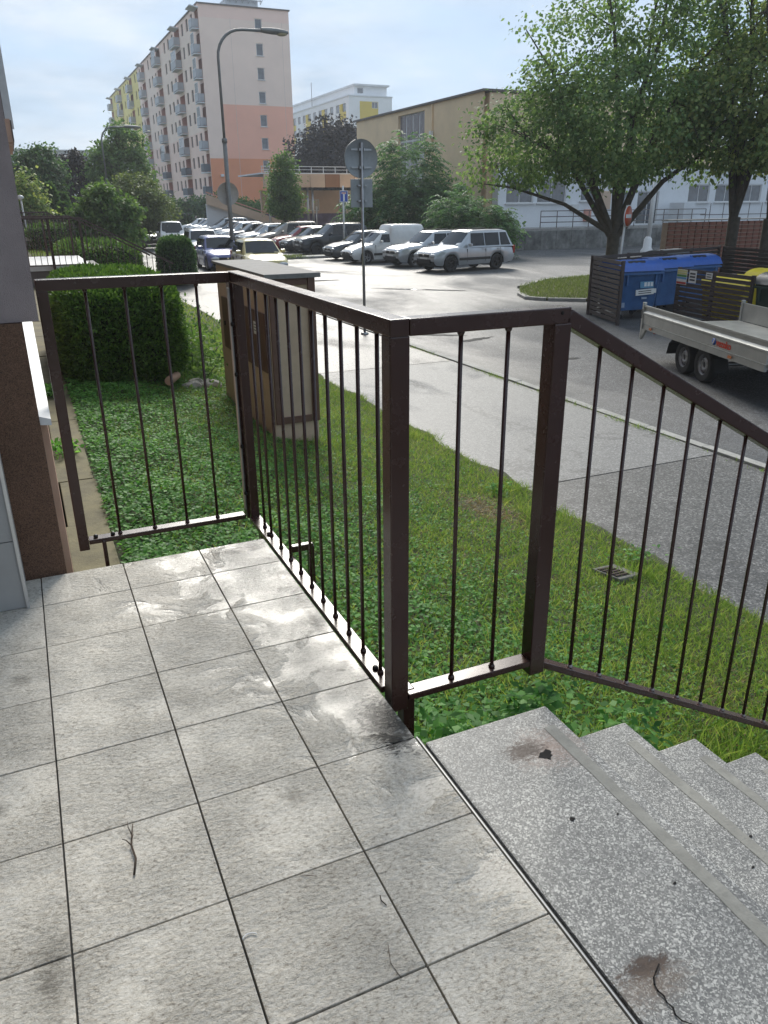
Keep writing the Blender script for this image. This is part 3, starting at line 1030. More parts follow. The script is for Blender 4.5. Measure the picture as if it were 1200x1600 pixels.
obx('wall', (-4.985, 33.27, 11.0), (10.03, 60.0, 19.92), 'purple_plaster')
obx('pebble_plinth', (-2.03, 3.30, .165), (4.0, 0.10, 1.745), 'marmolit')
obx('plinth', (-5.02, 33.3, -.06), (10.03, 59.8, 1.36), 'peach')
fl = MB()
fl.add([(-.075, 3.285, .685), (.012, 3.285, .655), (.012, 30, .655), (-.075, 30, .685), (.012, 3.285, .63), (.012, 30, .63), (-.075, 3.285, .64)],
       [(0, 1, 2, 3), (1, 4, 5, 2), (0, 6, 4, 1)])
f_ = fl.build('flashing', 'white_sheet', own); f_.location = -OO
# grey clad door pier
for k, (z0_, z1_) in enumerate([(0.0, .277), (.281, .93), (.934, 1.6), (1.604, 2.3)]):
    obx('cladding_panel', (-.92, 3.11, (z0_ + z1_) / 2 + .002), (1.46, 0.26, z1_ - z0_), 'grey_clad')
obx('corner_trim', (-.184, 2.977, 1.15), (.012, .012, 2.3), 'alu')
obx('wall', (-2.4, 0.0, 5), (1.6, 8, 12), 'purple_plaster')
# canopy box of the next entrance, seen edge on past the wall
cb_ = obx('entrance_canopy', (.17, 24.0, 3.10), (.28, 4.0, .50), 'peach')
bx('trim', (.155, 0, .0), (.03, 4.04, .44), 'frame_dark', cb_)
bx('trim', (.02, 0, -.28), (.22, 3.9, .06), 'peach', cb_)
obx('balcony_side', (.24, 25.5, 6.4), (.40, .06, 6.0), 'white_sheet')
obx('balcony_side', (.14, 24.5, 6.4), (.20, .06, 6.0), 'frame_dark')

# ================================================================== meter cabinet on the lawn
cx0, cx1, cy0, cy1, cz0, cz1 = 2.165, 2.645, 7.60, 9.80, -0.98, 0.775
cab = thing('utility_cabinet', 'tall beige and brown utility cabinet with grey sheet roof standing on the lawn', 'cabinet', ((cx0 + cx1) / 2, (cy0 + cy1) / 2, cz0))
CO = Vector(cab.location)


def cbx(name, c, d, m, ch=0.0, parent=None):
    return bx(name, Vector(c) - CO, d, m, parent or cab, ch=ch)


cw, cd_ = cx1 - cx0, cy1 - cy0
cbx('body', ((cx0 + cx1) / 2, (cy0 + cy1) / 2, (cz0 + cz1) / 2), (cw, cd_, cz1 - cz0), 'cab_beige', .006)
rf = cbx('roof', ((cx0 + cx1) / 2 + .01, (cy0 + cy1) / 2, cz1 + .022), (cw + .10, cd_ + .10, .03), 'cab_roof', .004)
cbx('roof_edge', ((cx0 + cx1) / 2 + .01, cy0 - .053, cz1 + .012), (cw + .102, .006, .04), 'cab_roof')
# brown frame on the end facing the camera
fy = cy0 - .012
zb_, zt_ = -.70, cz1 - .005
cbx('frame', (cx0 + .045, fy, (zb_ + zt_) / 2), (.07, .03, zt_ - zb_), 'cab_brown', .003)
cbx('frame', (cx1 - .03, fy, (zb_ + zt_) / 2), (.075, .03, zt_ - zb_), 'cab_brown', .003)
cbx('frame', ((cx0 + cx1) / 2, fy + .001, zt_ - .035), (cw - .16, .028, .07), 'cab_brown', .003)
cbx('frame', ((cx0 + cx1) / 2, fy + .001, zb_ + .035), (cw - .16, .028, .07), 'cab_brown', .003)
cbx('frame', (cx0 - .006, cy0 + .03, (zb_ + zt_) / 2), (.012, .06, zt_ - zb_), 'cab_brown', .002)
# doors on the lawn side
for (ya, yb) in [(7.72, 8.62), (8.66, 9.56)]:
    dr = cbx('door', (cx0 - .010, (ya + yb) / 2, .12), (.02, yb - ya, .60), 'cab_brown', .003)
    bx('door_handle', (-.018, (yb - ya) / 2 - .12, 0), (.015, .03, .05), 'bolt', dr)
    st = bx('notice', (-.0115, -.1, .12), (.003, .11, .13), 'paper', dr)
    for q in range(3):
        bx('print_line', (-.0022, .0, .035 - q * .03), (.001, .08, .008), 'ink', st)

# ================================================================== plants close by
def noise2(x, y, s=1.0, seed=0):
    a = np.sin(x * 1.7 * s + seed) * np.cos(y * 2.1 * s - seed * 1.3) + 0.5 * np.sin(x * 4.3 * s + y * 3.1 * s + seed) + 0.35 * np.sin(x * 9.1 * s - y * 7.3 * s + 2 * seed)
    return a / 1.85


def cab_free(P):
    return ~((P[:, 0] > cx0 - .02) & (P[:, 0] < cx1 + .02) & (P[:, 1] > cy0 - .02) & (P[:, 1] < cy1 + .02))


def plant_pts(n, x0, x1, y0, y1, bias=1.0):
    y = y0 + (y1 - y0) * rng.uniform(0, 1, n) ** bias
    x = rng.uniform(x0, x1, n)
    P = np.c_[x, y, gz(x)]
    P = P[cab_free(P)]
    # keep clear of the steps
    return P[~((P[:, 0] < 3.5) & (P[:, 1] < 1.66))]


# leafy ground cover: denser towards the block, thinning to the pavement
P = plant_pts(178000, 0.28, 4.2, 1.70, 13.5, 1.35)
dens = np.clip(1.25 - 0.33 * (P[:, 0] - .4) + 0.35 * noise2(P[:, 0], P[:, 1], 1.3, 2) - 0.10 * (P[:, 1] < 2.6), 0.06, 1)
P = P[rng.uniform(0, 1, len(P)) < dens]
n = len(P)
hgt = np.clip(0.055 + 0.05 * noise2(P[:, 0], P[:, 1], 2.2, 5), .015, .13) * np.clip(1.3 - .28 * P[:, 0], .45, 1.2)
P[:, 2] += rng.uniform(0.15, 1, n) * hgt
az = rng.uniform(0, 2 * np.pi, n)
D = np.c_[np.cos(az), np.sin(az), rng.normal(-.05, .3, n)]
Nn = rdir(n) * 0.55 + np.array([0, 0, 1])
sz = rng.uniform(.018, .042, n) * np.clip(1.15 - .13 * P[:, 0], .6, 1.1)
stuff(cards('ground_cover', P, D, Nn, sz, sz * rng.uniform(.6, .85, n), 'leaf_cover', droop=.12), 'low leafy ground cover on the shaded lawn', 'ground cover')

# grass blades
P = plant_pts(190000, 0.5, 4.34, 1.70, 13.5, 1.5)
dens = np.clip(0.10 + 0.30 * (P[:, 0] - .3) - 0.25 * noise2(P[:, 0], P[:, 1], 1.3, 2), .05, 1)
P = P[rng.uniform(0, 1, len(P)) < dens]
dry = np.exp(-(((P[:, 0] - 3.45) / .26) ** 2 + ((P[:, 1] - 5.45) / .34) ** 2)) * 1.5 + np.exp(-(((P[:, 0] - 2.9) / .35) ** 2 + ((P[:, 1] - 3.9) / .3) ** 2)) * .18 \
    + np.exp(-(((P[:, 0] - 3.0) / .4) ** 2 + ((P[:, 1] - 2.2) / .35) ** 2)) * .25 + .04 + .10 * np.clip(P[:, 0] - 1.6, 0, 1) * (noise2(P[:, 0], P[:, 1], 2.7, 9) > .1)
isdry = rng.uniform(0, 1, len(P)) < dry
for nm, sel, m, lab in (('grass_blades', ~isdry, 'grass_blade', 'short mown grass between the railing and the pavement'), ('dry_grass', isdry, 'dry_blade', 'straw-coloured dry patch in the grass by the pavement')):
    Q = P[sel]
    n = len(Q)
    az = rng.uniform(0, 2 * np.pi, n)
    lean = rng.uniform(.25, 1.5, n) if nm == 'grass_blades' else rng.uniform(1.2, 4, n)
    D = np.c_[np.cos(az) * lean, np.sin(az) * lean, np.ones(n)]
    stuff(cards(nm, Q, D, rdir(n, .6), rng.uniform(.03, .085, n), rng.uniform(.0035, .007, n), m, droop=.25, wpos=.35), lab, 'grass')
# longer blades and weeds round the rail feet and along the pavement edge
tufts = [(1.6, 2.0, .16, 420, .2), (2.15, 1.95, .2, 420, .19), (2.7, 1.9, .22, 420, .17), (1.2, 2.15, .18, 300, .18), (3.9, 5.3, .16, 260, .15), (4.1, 6.1, .14, 260, .14),
         (3.95, 4.0, .13, 260, .14), (4.15, 8.2, .2, 240, .12), (3.3, 3.2, .3, 300, .12), (2.0, 2.6, .35, 400, .12), (2.75, 7.5, .2, 250, .15), (4.2, 10.5, .2, 240, .12)]
for i, (x, y, s_, n, L) in enumerate(tufts):
    xx = rng.normal(x, s_, n).clip(.95, 4.35); yy = rng.normal(y, s_ * .7, n).clip(1.68, 14)
    az = rng.uniform(0, 2 * np.pi, n); ln = rng.uniform(.2, 1.2, n)
    stuff(cards('grass_tuft', np.c_[xx, yy, gz(xx)], np.c_[np.cos(az) * ln, np.sin(az) * ln, np.ones(n)], rdir(n, .5), rng.uniform(.5, 1.2, n) * L, .006, 'grass_blade', droop=.3, wpos=.35), 'longer grass tufts standing out of the mown lawn', 'grass')
# broad-leaved weeds behind the top step
for i, (x, y, z, s_, n, lab) in enumerate([(1.14, 1.80, -.18, .09, 120, 'leafy weed under the stair-side railing panel beside the corner post'), (1.36, 1.80, -.14, .08, 110, 'broad-leaved weed below the second rail post behind the top step'),
                                           (1.05, 2.12, -.35, .11, 110, 'leafy weed clump behind the corner post'), (1.86, 1.86, -.40, .09, 80, 'bright green weed between the second step and the sloping rail'),
                                           (4.05, 4.25, -1.15, .10, 60, 'weed at the pavement edge beside the drain cover'), (3.85, 5.95, -1.1, .07, 40, 'tall leafy weed at the pavement edge near the dry patch')]):
    n = int(n * 2.4)
    w_ = thing('weed_plant', lab, 'plant', (x, y, float(gz(x))))
    P = np.c_[rng.normal(0, s_, n), rng.normal(0, s_ * .6, n), rng.uniform(-.16, .05, n) + z - float(gz(x))]
    P[:, 2] = P[:, 2].clip(.01)
    az = rng.uniform(0, 2 * np.pi, n)
    cards('leaves', P, np.c_[np.cos(az), np.sin(az), rng.normal(0, .35, n)], rdir(n) * .5 + np.array([0, 0, 1]), rng.uniform(.028, .055, n), rng.uniform(.016, .034, n), 'leaf_cover', w_, .2, 'stuff')
    mb = MB()
    for k in range(9):
        q = P[rng.integers(n)]
        mb.tube([(q[0] * .4, q[1] * .4, 0), (q[0] * .8, q[1] * .8, q[2] * .6), tuple(q)], [.003, .0025, .0015], 5)
    mb.build('stems', 'leaf_cover', w_)['kind'] = 'stuff'
ol = cards('fallen_leaf', [(1.23, 2.06, -.56)], [(.6, .5, .4)], [(.2, -.6, .9)], .07, .045, 'orange_leaf')
tag(ol, 'fallen orange leaf in the grass behind the railing', 'leaf')
# drain cover sunk in the grass
dr = thing('drain_cover', 'small square concrete drain with iron grate sunk in the grass', 'drain', (3.70, 4.02, float(gz(3.70)) + .012), .3)
dr.rotation_euler = (0, .19, .3)
M('drain_concrete', (0.15, 0.145, 0.13), .85, 0, .3, 12, .3, 60, dirt=.5)
bx('concrete_rim', (0, 0, 0), (.30, .24, .05), 'drain_concrete', dr, ch=.01)
for k in range(5):
    bx('grate_bar', (-.05, -.07 + k * .035, .028), (.17, .016, .012), 'rust_flake', dr)
bx('shaft', (-.05, 0, .0262), (.17, .18, .003), 'hole', dr)


# hedges and clipped shrubs
def hedge(name, label, c, d, n, leaf, rnd=.35, m='leaf_hedge', lsz=.05, rz=0., core='leaf_dark', bump=.06):
    """c = centre of base, d = size; leaves spread on a rounded box"""
    h = thing(name, label, 'hedge' if 'hedge' in name else 'shrub', c, rz)
    u = rng.uniform(-1, 1, (n, 3))
    k = rng.integers(0, 5, n)                    # faces: +-x, +-y, top
    ax = np.where(k < 2, 0, np.where(k < 4, 1, 2))
    sg = np.where(k % 2 == 0, 1.0, -1.0); sg[k == 4] = 1
    u[np.arange(n), ax] = sg
    # superellipsoid rounding
    p_ = 2 + 4 * (1 - rnd)
    q = np.abs(u[:, :2]) ** p_
    zz = np.clip((u[:, 2] + .1) / 1.1, -1, 1)
    r = (q.sum(1) + np.abs(zz) ** p_) ** (1 / p_)
    u = u / np.maximum(r, 1e-6)[:, None]
    Nn = np.c_[np.sign(u[:, 0]) * np.abs(u[:, 0]) ** (p_ - 1), np.sign(u[:, 1]) * np.abs(u[:, 1]) ** (p_ - 1), np.sign(u[:, 2]) * np.abs(u[:, 2]) ** (p_ - 1)] + 1e-4
    Nn /= np.linalg.norm(Nn, axis=1, keepdims=True)
    S = np.array([d[0] / 2, d[1] / 2, d[2] / 2])
    P = u * S + np.array([0, 0, d[2] / 2])
    b = noise2(P[:, 0] + P[:, 2] * 1.3, P[:, 1] - P[:, 2], 2.2, 3) * bump
    P += Nn * (b - rng.exponential(.035, n))[:, None]
    P[:, 2] = np.maximum(P[:, 2], .02)
    D = Nn * .7 + rdir(n, .25) * .8
    L = rng.uniform(.6, 1.3, n) * lsz
    top = Nn[:, 2] > .7
    cards('leaves', P, D, rdir(n) + Nn * .5, np.where(top, L * 1.25, L), L * .42, m, h, .1, 'stuff')
    mb = MB()
    secs = []
    for j in range(9):
        z = d[2] * (.02 + .90 * j / 8)
        zz = (z / d[2]) * 2 - 1
        f = max(.05, 1 - abs(zz) ** p_) ** (1 / p_) * .9
        secs.append([(d[0] / 2 * f * math.copysign(abs(math.cos(a)) ** (2 / p_), math.cos(a)), d[1] / 2 * f * math.copysign(abs(math.sin(a)) ** (2 / p_), math.sin(a)), z) for a in np.linspace(0, 2 * math.pi, 25)])
    mb.loft(secs).build('core', core, h)
    return h


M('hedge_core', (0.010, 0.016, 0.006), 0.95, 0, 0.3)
hedge('yew_hedge', 'big dark clipped yew hedge block on the lawn behind the far railing panel', (1.06, 11.75, -.66), (1.62, 3.7, 1.25), 52000, 1, .5, 'leaf_hedge', .058, core='hedge_core', bump=.05)
hedge('box_hedge', 'low clipped hedge beyond the neighbouring entrance railing', (2.5, 30.5, -1.0), (2.6, 6.5, 1.25), 9000, 1, .35, 'leaf_hedge', .13, core='hedge_core')
hedge('box_hedge', 'second low hedge farther along the block', (1.8, 46, -1.0), (2.6, 5.0, 1.5), 5000, 1, .35, 'leaf_hedge', .15, core='hedge_core')
hedge('round_shrub', 'round dark clipped conifer shrub beside the pavement and parked cars', (5.2, 30.0, -1.32), (1.3, 1.3, 1.68), 9000, 1, .8, 'leaf_dark', .11, core='hedge_core', bump=.05)
# loose shrub and stones between the yew and the cabinet
n = 2600
sh = thing('leafy_shrub', 'loose light green shrub between yew hedge and utility cabinet', 'shrub', (2.05, 11.6, -.85))
P = rng.normal(0, 1, (n, 3)) * np.array([.22, .75, .22]) + np.array([0, 0, .32])
P[:, 2] = np.abs(P[:, 2])
cards('leaves', P, rdir(n, .3), rdir(n, .8), rng.uniform(.04, .09, n), rng.uniform(.03, .05, n), 'leaf_mid', sh, .2, 'stuff')
mb = MB()
for k in range(24):
    q = P[rng.integers(n)]
    mb.tube([(q[0] * .3, q[1] * .8, 0), tuple(q)], [.008, .003], 5)
mb.build('stems', 'bark', sh)['kind'] = 'stuff'
M('pale_stone', (0.30, 0.29, 0.26), .85, 0, .3, 8, .5, 30)
for k, (x, y, s_) in enumerate([(1.78, 10.05, .10), (1.98, 10.2, .09), (2.1, 10.35, .11), (1.90, 10.4, .08)]):
    bm = bmesh.new(); bmesh.ops.create_icosphere(bm, subdivisions=2, radius=1)
    for v in bm.verts:
        v.co *= 1 + .18 * math.sin(v.co.x * 4 + k) * math.cos(v.co.y * 3 + k * 2)
        v.co = Vector((v.co.x * s_ * 1.4, v.co.y * s_, v.co.z * s_ * .7))
    me = bpy.data.meshes.new('edging_stone'); bm.to_mesh(me); bm.free(); me.materials.append(mat('pale_stone'))
    tag(link('edging_stone', me, None, (x, y, float(gz(x)) + .03), k), ['leftmost pale stone of the row edging the bed by the yew', 'second pale stone from the yew in the bed edging', 'pale edging stone nearest the utility cabinet', 'small pale stone set back behind the bed edging'][k], 'stone', 'stones edging the bed by the cabinet')
lg = MB().tube([(1.47, 9.9, -.62), (1.62, 10.15, -.60)], [.055, .05], 12)
tag(lg.build('cut_log', 'peach'), 'short cut log end lying at the foot of the yew hedge', 'log')

# far lawn strip: coarse grass beyond the cabinet
n = 22000
x = rng.uniform(.5, 4.3, n); y = 13.5 + 45 * rng.uniform(0, 1, n) ** 1.5
stuff(cards('far_lawn_grass', np.c_[x, y, gz(x)], rdir(n, 1.2), rdir(n), rng.uniform(.06, .16, n), rng.uniform(.015, .03, n), 'grass_blade'), 'grass strip along the block beyond the cabinet', 'grass')


# ================================================================== trees
def tree(name, label, base, trunk_h, trunk_r, lobes, nclus, nleaf, lsz, m, limbs=6, group=None, spread=.5, fork=True, lean=(0, 0), cat='tree', seed=1, shell=.5):
    """lobes: list of (cx,cy,cz,rx,ry,rz) relative to the base"""
    rs = np.random.default_rng(seed)
    t_ = thing(name, label, cat, base, 0, group)
    lobes = np.array(lobes, float)
    vol = lobes[:, 3] * lobes[:, 4] * lobes[:, 5]
    li = rs.choice(len(lobes), nclus, p=vol / vol.sum())
    d = rs.normal(size=(nclus, 3)); d /= np.linalg.norm(d, axis=1, keepdims=True)
    rad = rs.uniform(0, 1, nclus) ** (1 / 3) * (1 - shell) + shell * rs.uniform(.75, 1.05, nclus)
    C = lobes[li, :3] + d * rad[:, None] * lobes[li, 3:]
    C[:, 2] = np.maximum(C[:, 2], .3)
    # trunk and limbs
    mb = MB()
    f = Vector((lean[0], lean[1], trunk_h))
    mb.tube([(0, 0, -.1), (f.x * .1, f.y * .1, trunk_h * .12), (f.x * .55, f.y * .55, trunk_h * .55), tuple(f)], [trunk_r * 1.45, trunk_r * 1.08, trunk_r * .92, trunk_r * .95], 12)
    mb.build('trunk', 'bark', t_, 60)
    mbl = MB()
    tips = C[rs.choice(nclus, min(nclus, limbs), replace=False)] if limbs else []
    # spread main limbs evenly in direction
    if limbs:
        cand = C[np.argsort(-np.linalg.norm((C - np.array(f)) * np.array([1, 1, .6]), axis=1))][:max(limbs * 6, 12)]
        tips = [cand[0]]
        while len(tips) < limbs:
            dd = np.min([np.linalg.norm(cand - q, axis=1) for q in tips], axis=0)
            tips.append(cand[int(np.argmax(dd))])
        tips = np.array(tips)
    mids = []
    for q in tips:
        q = Vector(q)
        st = f - Vector((0, 0, rs.uniform(0, .15) * trunk_h))
        m1 = st.lerp(q, .35) + Vector((0, 0, (q - st).length * .12)) + Vector(rs.normal(0, .15, 3))
        m2 = st.lerp(q, .7) + Vector((0, 0, (q - st).length * .08)) + Vector(rs.normal(0, .2, 3))
        r0 = trunk_r * rs.uniform(.42, .62)
        mbl.tube([tuple(st), tuple(m1), tuple(m2), tuple(q)], [r0, r0 * .62, r0 * .36, r0 * .12], 8)
        mids += [m1, m2, m1.lerp(m2, .5)]
    if mids:
        A = np.array([tuple(x) for x in mids])
        for c in C[::max(1, nclus // 110)]:
            k = int(np.argmin(np.linalg.norm(A - c, axis=1)))
            a, c = Vector(A[k]), Vector(c)
            mm = a.lerp(c, .5) + Vector(rs.normal(0, .12, 3))
            mbl.tube([tuple(a), tuple(mm), tuple(c)], [trunk_r * .12, trunk_r * .075, .01], 5, cap=False)
        mbl.build('limbs', 'bark', t_, 60)
    # leaves
    sizes = np.maximum(2, rs.poisson(nleaf, nclus))
    idx = np.repeat(np.arange(nclus), sizes)
    n = len(idx)
    cr = rs.uniform(.6, 1.25, nclus) * spread
    off = rs.normal(size=(n, 3)) * cr[idx][:, None] * np.array([1, 1, .62]) * .6
    P = C[idx] + off
    cen = lobes[li[idx], :3]
    out = P - cen; out /= np.linalg.norm(out, axis=1, keepdims=True) + 1e-6
    rd = rs.normal(size=(n, 3))
    D = out * .6 + rd * .6 + np.array([0, 0, -.45])
    Nn = np.array([0, 0, .9]) + out * .7 + rs.normal(size=(n, 3)) * .55
    L = rs.uniform(.7, 1.3, n) * lsz
    cards('crown', P, D, Nn, L, L * .78, m, t_, .18)
    return t_


# two lindens by the bins and one more trunk: the big green mass at right
tree('linden_tree', 'spreading linden on the corner island, forked low behind the bin enclosure', (18.1, 21.6, ZR), 1.85, .22,
     [(-.3, -.3, 5.1, 3.0, 2.9, 1.8), (-2.2, 1.5, 4.8, 2.0, 1.7, 1.6), (-3.3, 2.2, 4.2, 1.2, 1.2, 1.2), (-1.5, .6, 6.6, 1.5, 1.5, 2.0), (1.2, -1.0, 6.4, 2.0, 1.9, 2.2), (.3, -.2, 8.8, 1.6, 1.6, 1.9), (2.3, -1.6, 4.8, 1.5, 1.5, 1.3), (-.9, -.2, 3.9, 2.0, 1.8, .6), (-2.4, 1.3, 7.6, .8, .8, 1.2)],
     560, 64, .125, 'leaf_linden', 10, spread=.56, seed=3, shell=.62)
tree('linden_tree', 'right-hand linden with pale yellow-green leaves, left of two trunks by the brick wall', (20.55, 18.95, ZR), 2.35, .19,
     [(.3, 0, 5.6, 2.4, 2.2, 2.2), (-1.2, .6, 5.0, 1.5, 1.4, 1.4), (.2, 0, 8.4, 1.9, 1.9, 1.9)], 270, 52, .13, 'leaf_linden_pale', 7, spread=.5, seed=5, shell=.62)
tree('linden_tree', 'right-hand linden nearest the picture edge, thick trunk forking before the brick wall', (20.9, 17.9, ZR), 2.3, .21,
     [(.2, -.4, 5.9, 2.4, 2.4, 2.3), (1.2, -1.6, 5.6, 2.0, 1.8, 2.0), (-.3, -.6, 4.4, 1.7, 1.6, .9), (.4, -.6, 8.6, 2.0, 2.0, 1.9)], 320, 52, .13, 'leaf_linden_pale', 7, spread=.5, seed=8, shell=.62)


def frond_tree(name, label, base, lobes, nf, flen, m, seed=2, nst=7):
    """pinnate, drooping foliage (sumac / tree of heaven)"""
    rs = np.random.default_rng(seed)
    t_ = thing(name, label, 'tree', base)
    lobes = np.array(lobes, float)
    vol = lobes[:, 3] * lobes[:, 4] * lobes[:, 5]
    li = rs.choice(len(lobes), nf, p=vol / vol.sum())
    d = rs.normal(size=(nf, 3)); d[:, 2] += .15
    d /= np.linalg.norm(d, axis=1, keepdims=True)
    C = lobes[li, :3] + d * lobes[li, 3:] * rs.uniform(.35, 1.0, nf)[:, None] ** .6
    C[:, 2] = np.maximum(C[:, 2], .5)
    out = d * np.array([1, 1, .35]); out /= np.linalg.norm(out, axis=1, keepdims=True)
    P, D, Nn, L = [], [], [], []
    K = 8
    fl = flen * rs.uniform(.7, 1.25, nf)
    side = np.cross(out, [0, 0, 1.0]); side /= np.linalg.norm(side, axis=1, keepdims=True) + 1e-6
    for k in range(K):
        s = (k + .6) / K
        pos = C + out * (fl * s)[:, None] + np.array([0, 0, 1]) * (fl * (.28 * s - .75 * s * s))[:, None]
        for sg in (-1, 1):
            P.append(pos); D.append(side * sg + out * .45 + np.array([0, 0, -.35]) + rs.normal(0, .15, (nf, 3)))
            Nn.append(np.array([0, 0, 1.0]) + rs.normal(0, .25, (nf, 3))); L.append(fl * .34 * (1 - .45 * abs(s - .4)))
    P, D, Nn, L = map(np.concatenate, (P, D, Nn, L))
    cards('crown', P, D, Nn, L, L * .36, m, t_, .2)
    mb = MB()
    for k in range(nst):
        l = lobes[rs.integers(len(lobes))]
        q = l[:3] + rs.normal(0, .35, 3) * l[3:]
        b = rs.normal(0, .25, 2)
        mb.tube([(b[0], b[1], -.05), (b[0] * 1.2 + q[0] * .3, b[1] * 1.2 + q[1] * .3, q[2] * .5), tuple(q)], [.09, .06, .02], 7)
    mb.build('trunk', 'bark', t_)
    return t_


frond_tree('sumac_tree', 'bushy drooping sumac with feathery leaves in front of the beige hall', (23.2, 48.4, ZR),
           [(0, 0, 2.3, 3.2, 2.6, 2.0), (.5, 0, 4.7, 1.9, 1.8, 2.1), (-1.7, .8, 2.0, 1.9, 1.7, 1.7), (1.9, -1.2, 2.3, 1.9, 1.7, 1.9)], 1500, 1.05, 'leaf_sumac', 4)
frond_tree('sumac_bush', 'lower sumac bush behind the silver parked cars', (22.6, 38.2, ZR),
           [(0, 0, 1.4, 1.7, 1.6, 1.6), (.8, -.5, 1.2, 1.2, 1.2, 1.3), (-.8, .8, 1.9, 1.2, 1.2, 1.6)], 800, .75, 'leaf_sumac', 9)
tree('leafy_bush', 'broad-leaved dark bush at the foot of the white building ramp', (24.2, 38.6, ZR), .5, .08, [(0, 0, 1.2, 1.0, 1.0, 1.2), (-1.2, .6, 1.1, 1.0, 1.0, 1.1)], 90, 60, .15, 'leaf_mid', 5, spread=.4, cat='shrub', seed=21)
tree('young_tree', 'small oval street tree before the orange base of the tall block', (18.6, 59.2, ZR), 1.6, .09, [(0, 0, 3.6, 1.25, 1.25, 1.7), (0, 0, 5.2, .8, .8, 1.2), (.1, 0, 2.7, 1.3, 1.3, .9)], 190, 55, .16, 'leaf_mid', 6, spread=.42, seed=31)
tree('copper_beech', 'large dark purple tree between the tall block and the beige hall', (33.0, 88.0, ZR), 2.5, .3,
     [(0, 0, 6.5, 3.6, 3.6, 3.2), (-2.4, 1.0, 7.0, 2.2, 2.2, 3.0), (1.8, -.9, 7.8, 2.4, 2.4, 3.2), (.2, 0, 9.4, 2.2, 2.2, 2.2)], 420, 42, .34, 'leaf_purple', 7, spread=.85, seed=41)
# trees left, along the block and before the pale far building
tree('maple_tree', 'tall full green tree beside the far street lamp at left', (9.0, 74.5, ZR), 2.2, .25, [(0, 0, 5.2, 2.6, 2.6, 2.8), (.3, 0, 7.6, 1.7, 1.7, 1.7), (-1.2, 0, 4.4, 1.8, 1.8, 2.0), (1.2, 0, 4.6, 1.6, 1.6, 2.2)], 300, 50, .27, 'leaf_mid', 6, spread=.62, seed=51)
tree('willow_bush', 'pale olive rounded tree in front of the tall green tree', (8.2, 60.0, ZR), 1.2, .14, [(0, 0, 3.0, 1.9, 1.9, 2.0), (1.0, 0, 2.4, 1.5, 1.5, 1.6), (-1.2, 0, 2.4, 1.4, 1.4, 1.5)], 190, 48, .2, 'leaf_olive', 5, spread=.5, seed=52)
tree('magnolia_bush', 'broad mid-green bush tree left of the parked cars behind the neighbour railing', (4.35, 44.8, ZR), .9, .12, [(0, 0, 2.3, 1.35, 1.35, 1.5), (.9, -.2, 2.0, 1.0, 1.0, 1.2), (-.9, .1, 1.9, .9, .9, 1.1), (.1, 0, 3.1, .8, .8, .8)], 200, 46, .19, 'leaf_mid', 6, spread=.4, seed=53)
tree('bright_bush', 'bright yellow-green bush at the far left edge', (.85, 50.5, ZR), 1.0, .1, [(0, 0, 3.2, .9, .9, 1.5), (.3, 0, 2.0, .9, .9, 1.2)], 90, 40, .2, 'leaf_linden_pale', 4, spread=.4, seed=54)
tree('dark_tree', 'dark green broad tree before the pale low-rise building', (2.2, 70.0, ZR), 2.0, .22, [(0, 0, 4.8, 2.1, 2.1, 2.3), (.8, 0, 6.0, 1.3, 1.3, 1.1)], 190, 46, .25, 'leaf_dark', 5, spread=.55, seed=55)
tree('plum_tree', 'purple-leaved plum tree among the green trees at left', (5.3, 76.0, ZR), 2.0, .2, [(0, 0, 4.6, 1.9, 1.9, 2.1), (.2, 0, 6.2, 1.1, 1.1, .9)], 170, 44, .25, 'leaf_purple', 5, spread=.5, seed=56)


def conifer(label, base, h, r, n, seed):
    rs = np.random.default_rng(seed)
    t_ = thing('conifer_tree', label, 'tree', base, 0, 'dark conifers beside the block')
    s = rs.uniform(0, 1, n) ** .65
    a = rs.uniform(0, 2 * np.pi, n)
    rr = r * (1 - s) ** .8 * (.75 + .25 * np.sin(a * 3 + s * 9)) * rs.uniform(.7, 1.05, n)
    z = .3 + (h - .3) * s
    P = np.c_[rr * np.cos(a), rr * np.sin(a), z]
    D = np.c_[np.cos(a), np.sin(a), rs.uniform(.1, 1.2, n)] + rs.normal(0, .3, (n, 3))
    L = rs.uniform(.18, .4, n)
    cards('crown', P, D, rs.normal(size=(n, 3)), L, L * .35, 'leaf_dark', t_, .1)
    MB().tube([(0, 0, -.05), (0, 0, h * .9)], [r * .09, .02], 8).build('trunk', 'bark', t_)


for i, (x, y, h, r) in enumerate([(1.45, 54.0, 4.4, .95), (2.35, 55.0, 4.0, 1.0), (3.1, 56.5, 3.5, .85), (2.9, 53.0, 2.9, .7)]):
    conifer(['tallest dark conifer, leftmost of the clump', 'second dark conifer from the left in the clump', 'third dark conifer of the clump, behind the bush tree', 'short dark conifer right in front of the clump'][i], (x, y, ZR), h, r, 3800, 60 + i)
# shrubbery at the foot of the tall block
for i, (x, y, rx, h) in enumerate([(16.5, 99, 3.0, 3.4), (20.5, 98, 3.4, 3.6), (24.5, 97, 3.2, 3.3), (28.5, 99, 3.0, 3.0), (12.5, 100, 3.0, 2.6)]):
    tree('shrub', ['dark shrub mass second from the left under the tall block', 'middle shrub mass under the tall block', 'dark shrub right of centre under the tall block', 'rightmost shrub under the orange base of the tall block', 'leftmost low shrub under the tall block'][i],
         (x, y, ZR), .4, .1, [(0, 0, h * .5, rx, 1.8, h * .5), (rx * .5, 0, h * .55, rx * .6, 1.5, h * .5)], 110, 44, .34, 'leaf_dark' if i % 2 else 'leaf_mid', 3, 'shrubs under the tall block', .7, cat='shrub', seed=80 + i)

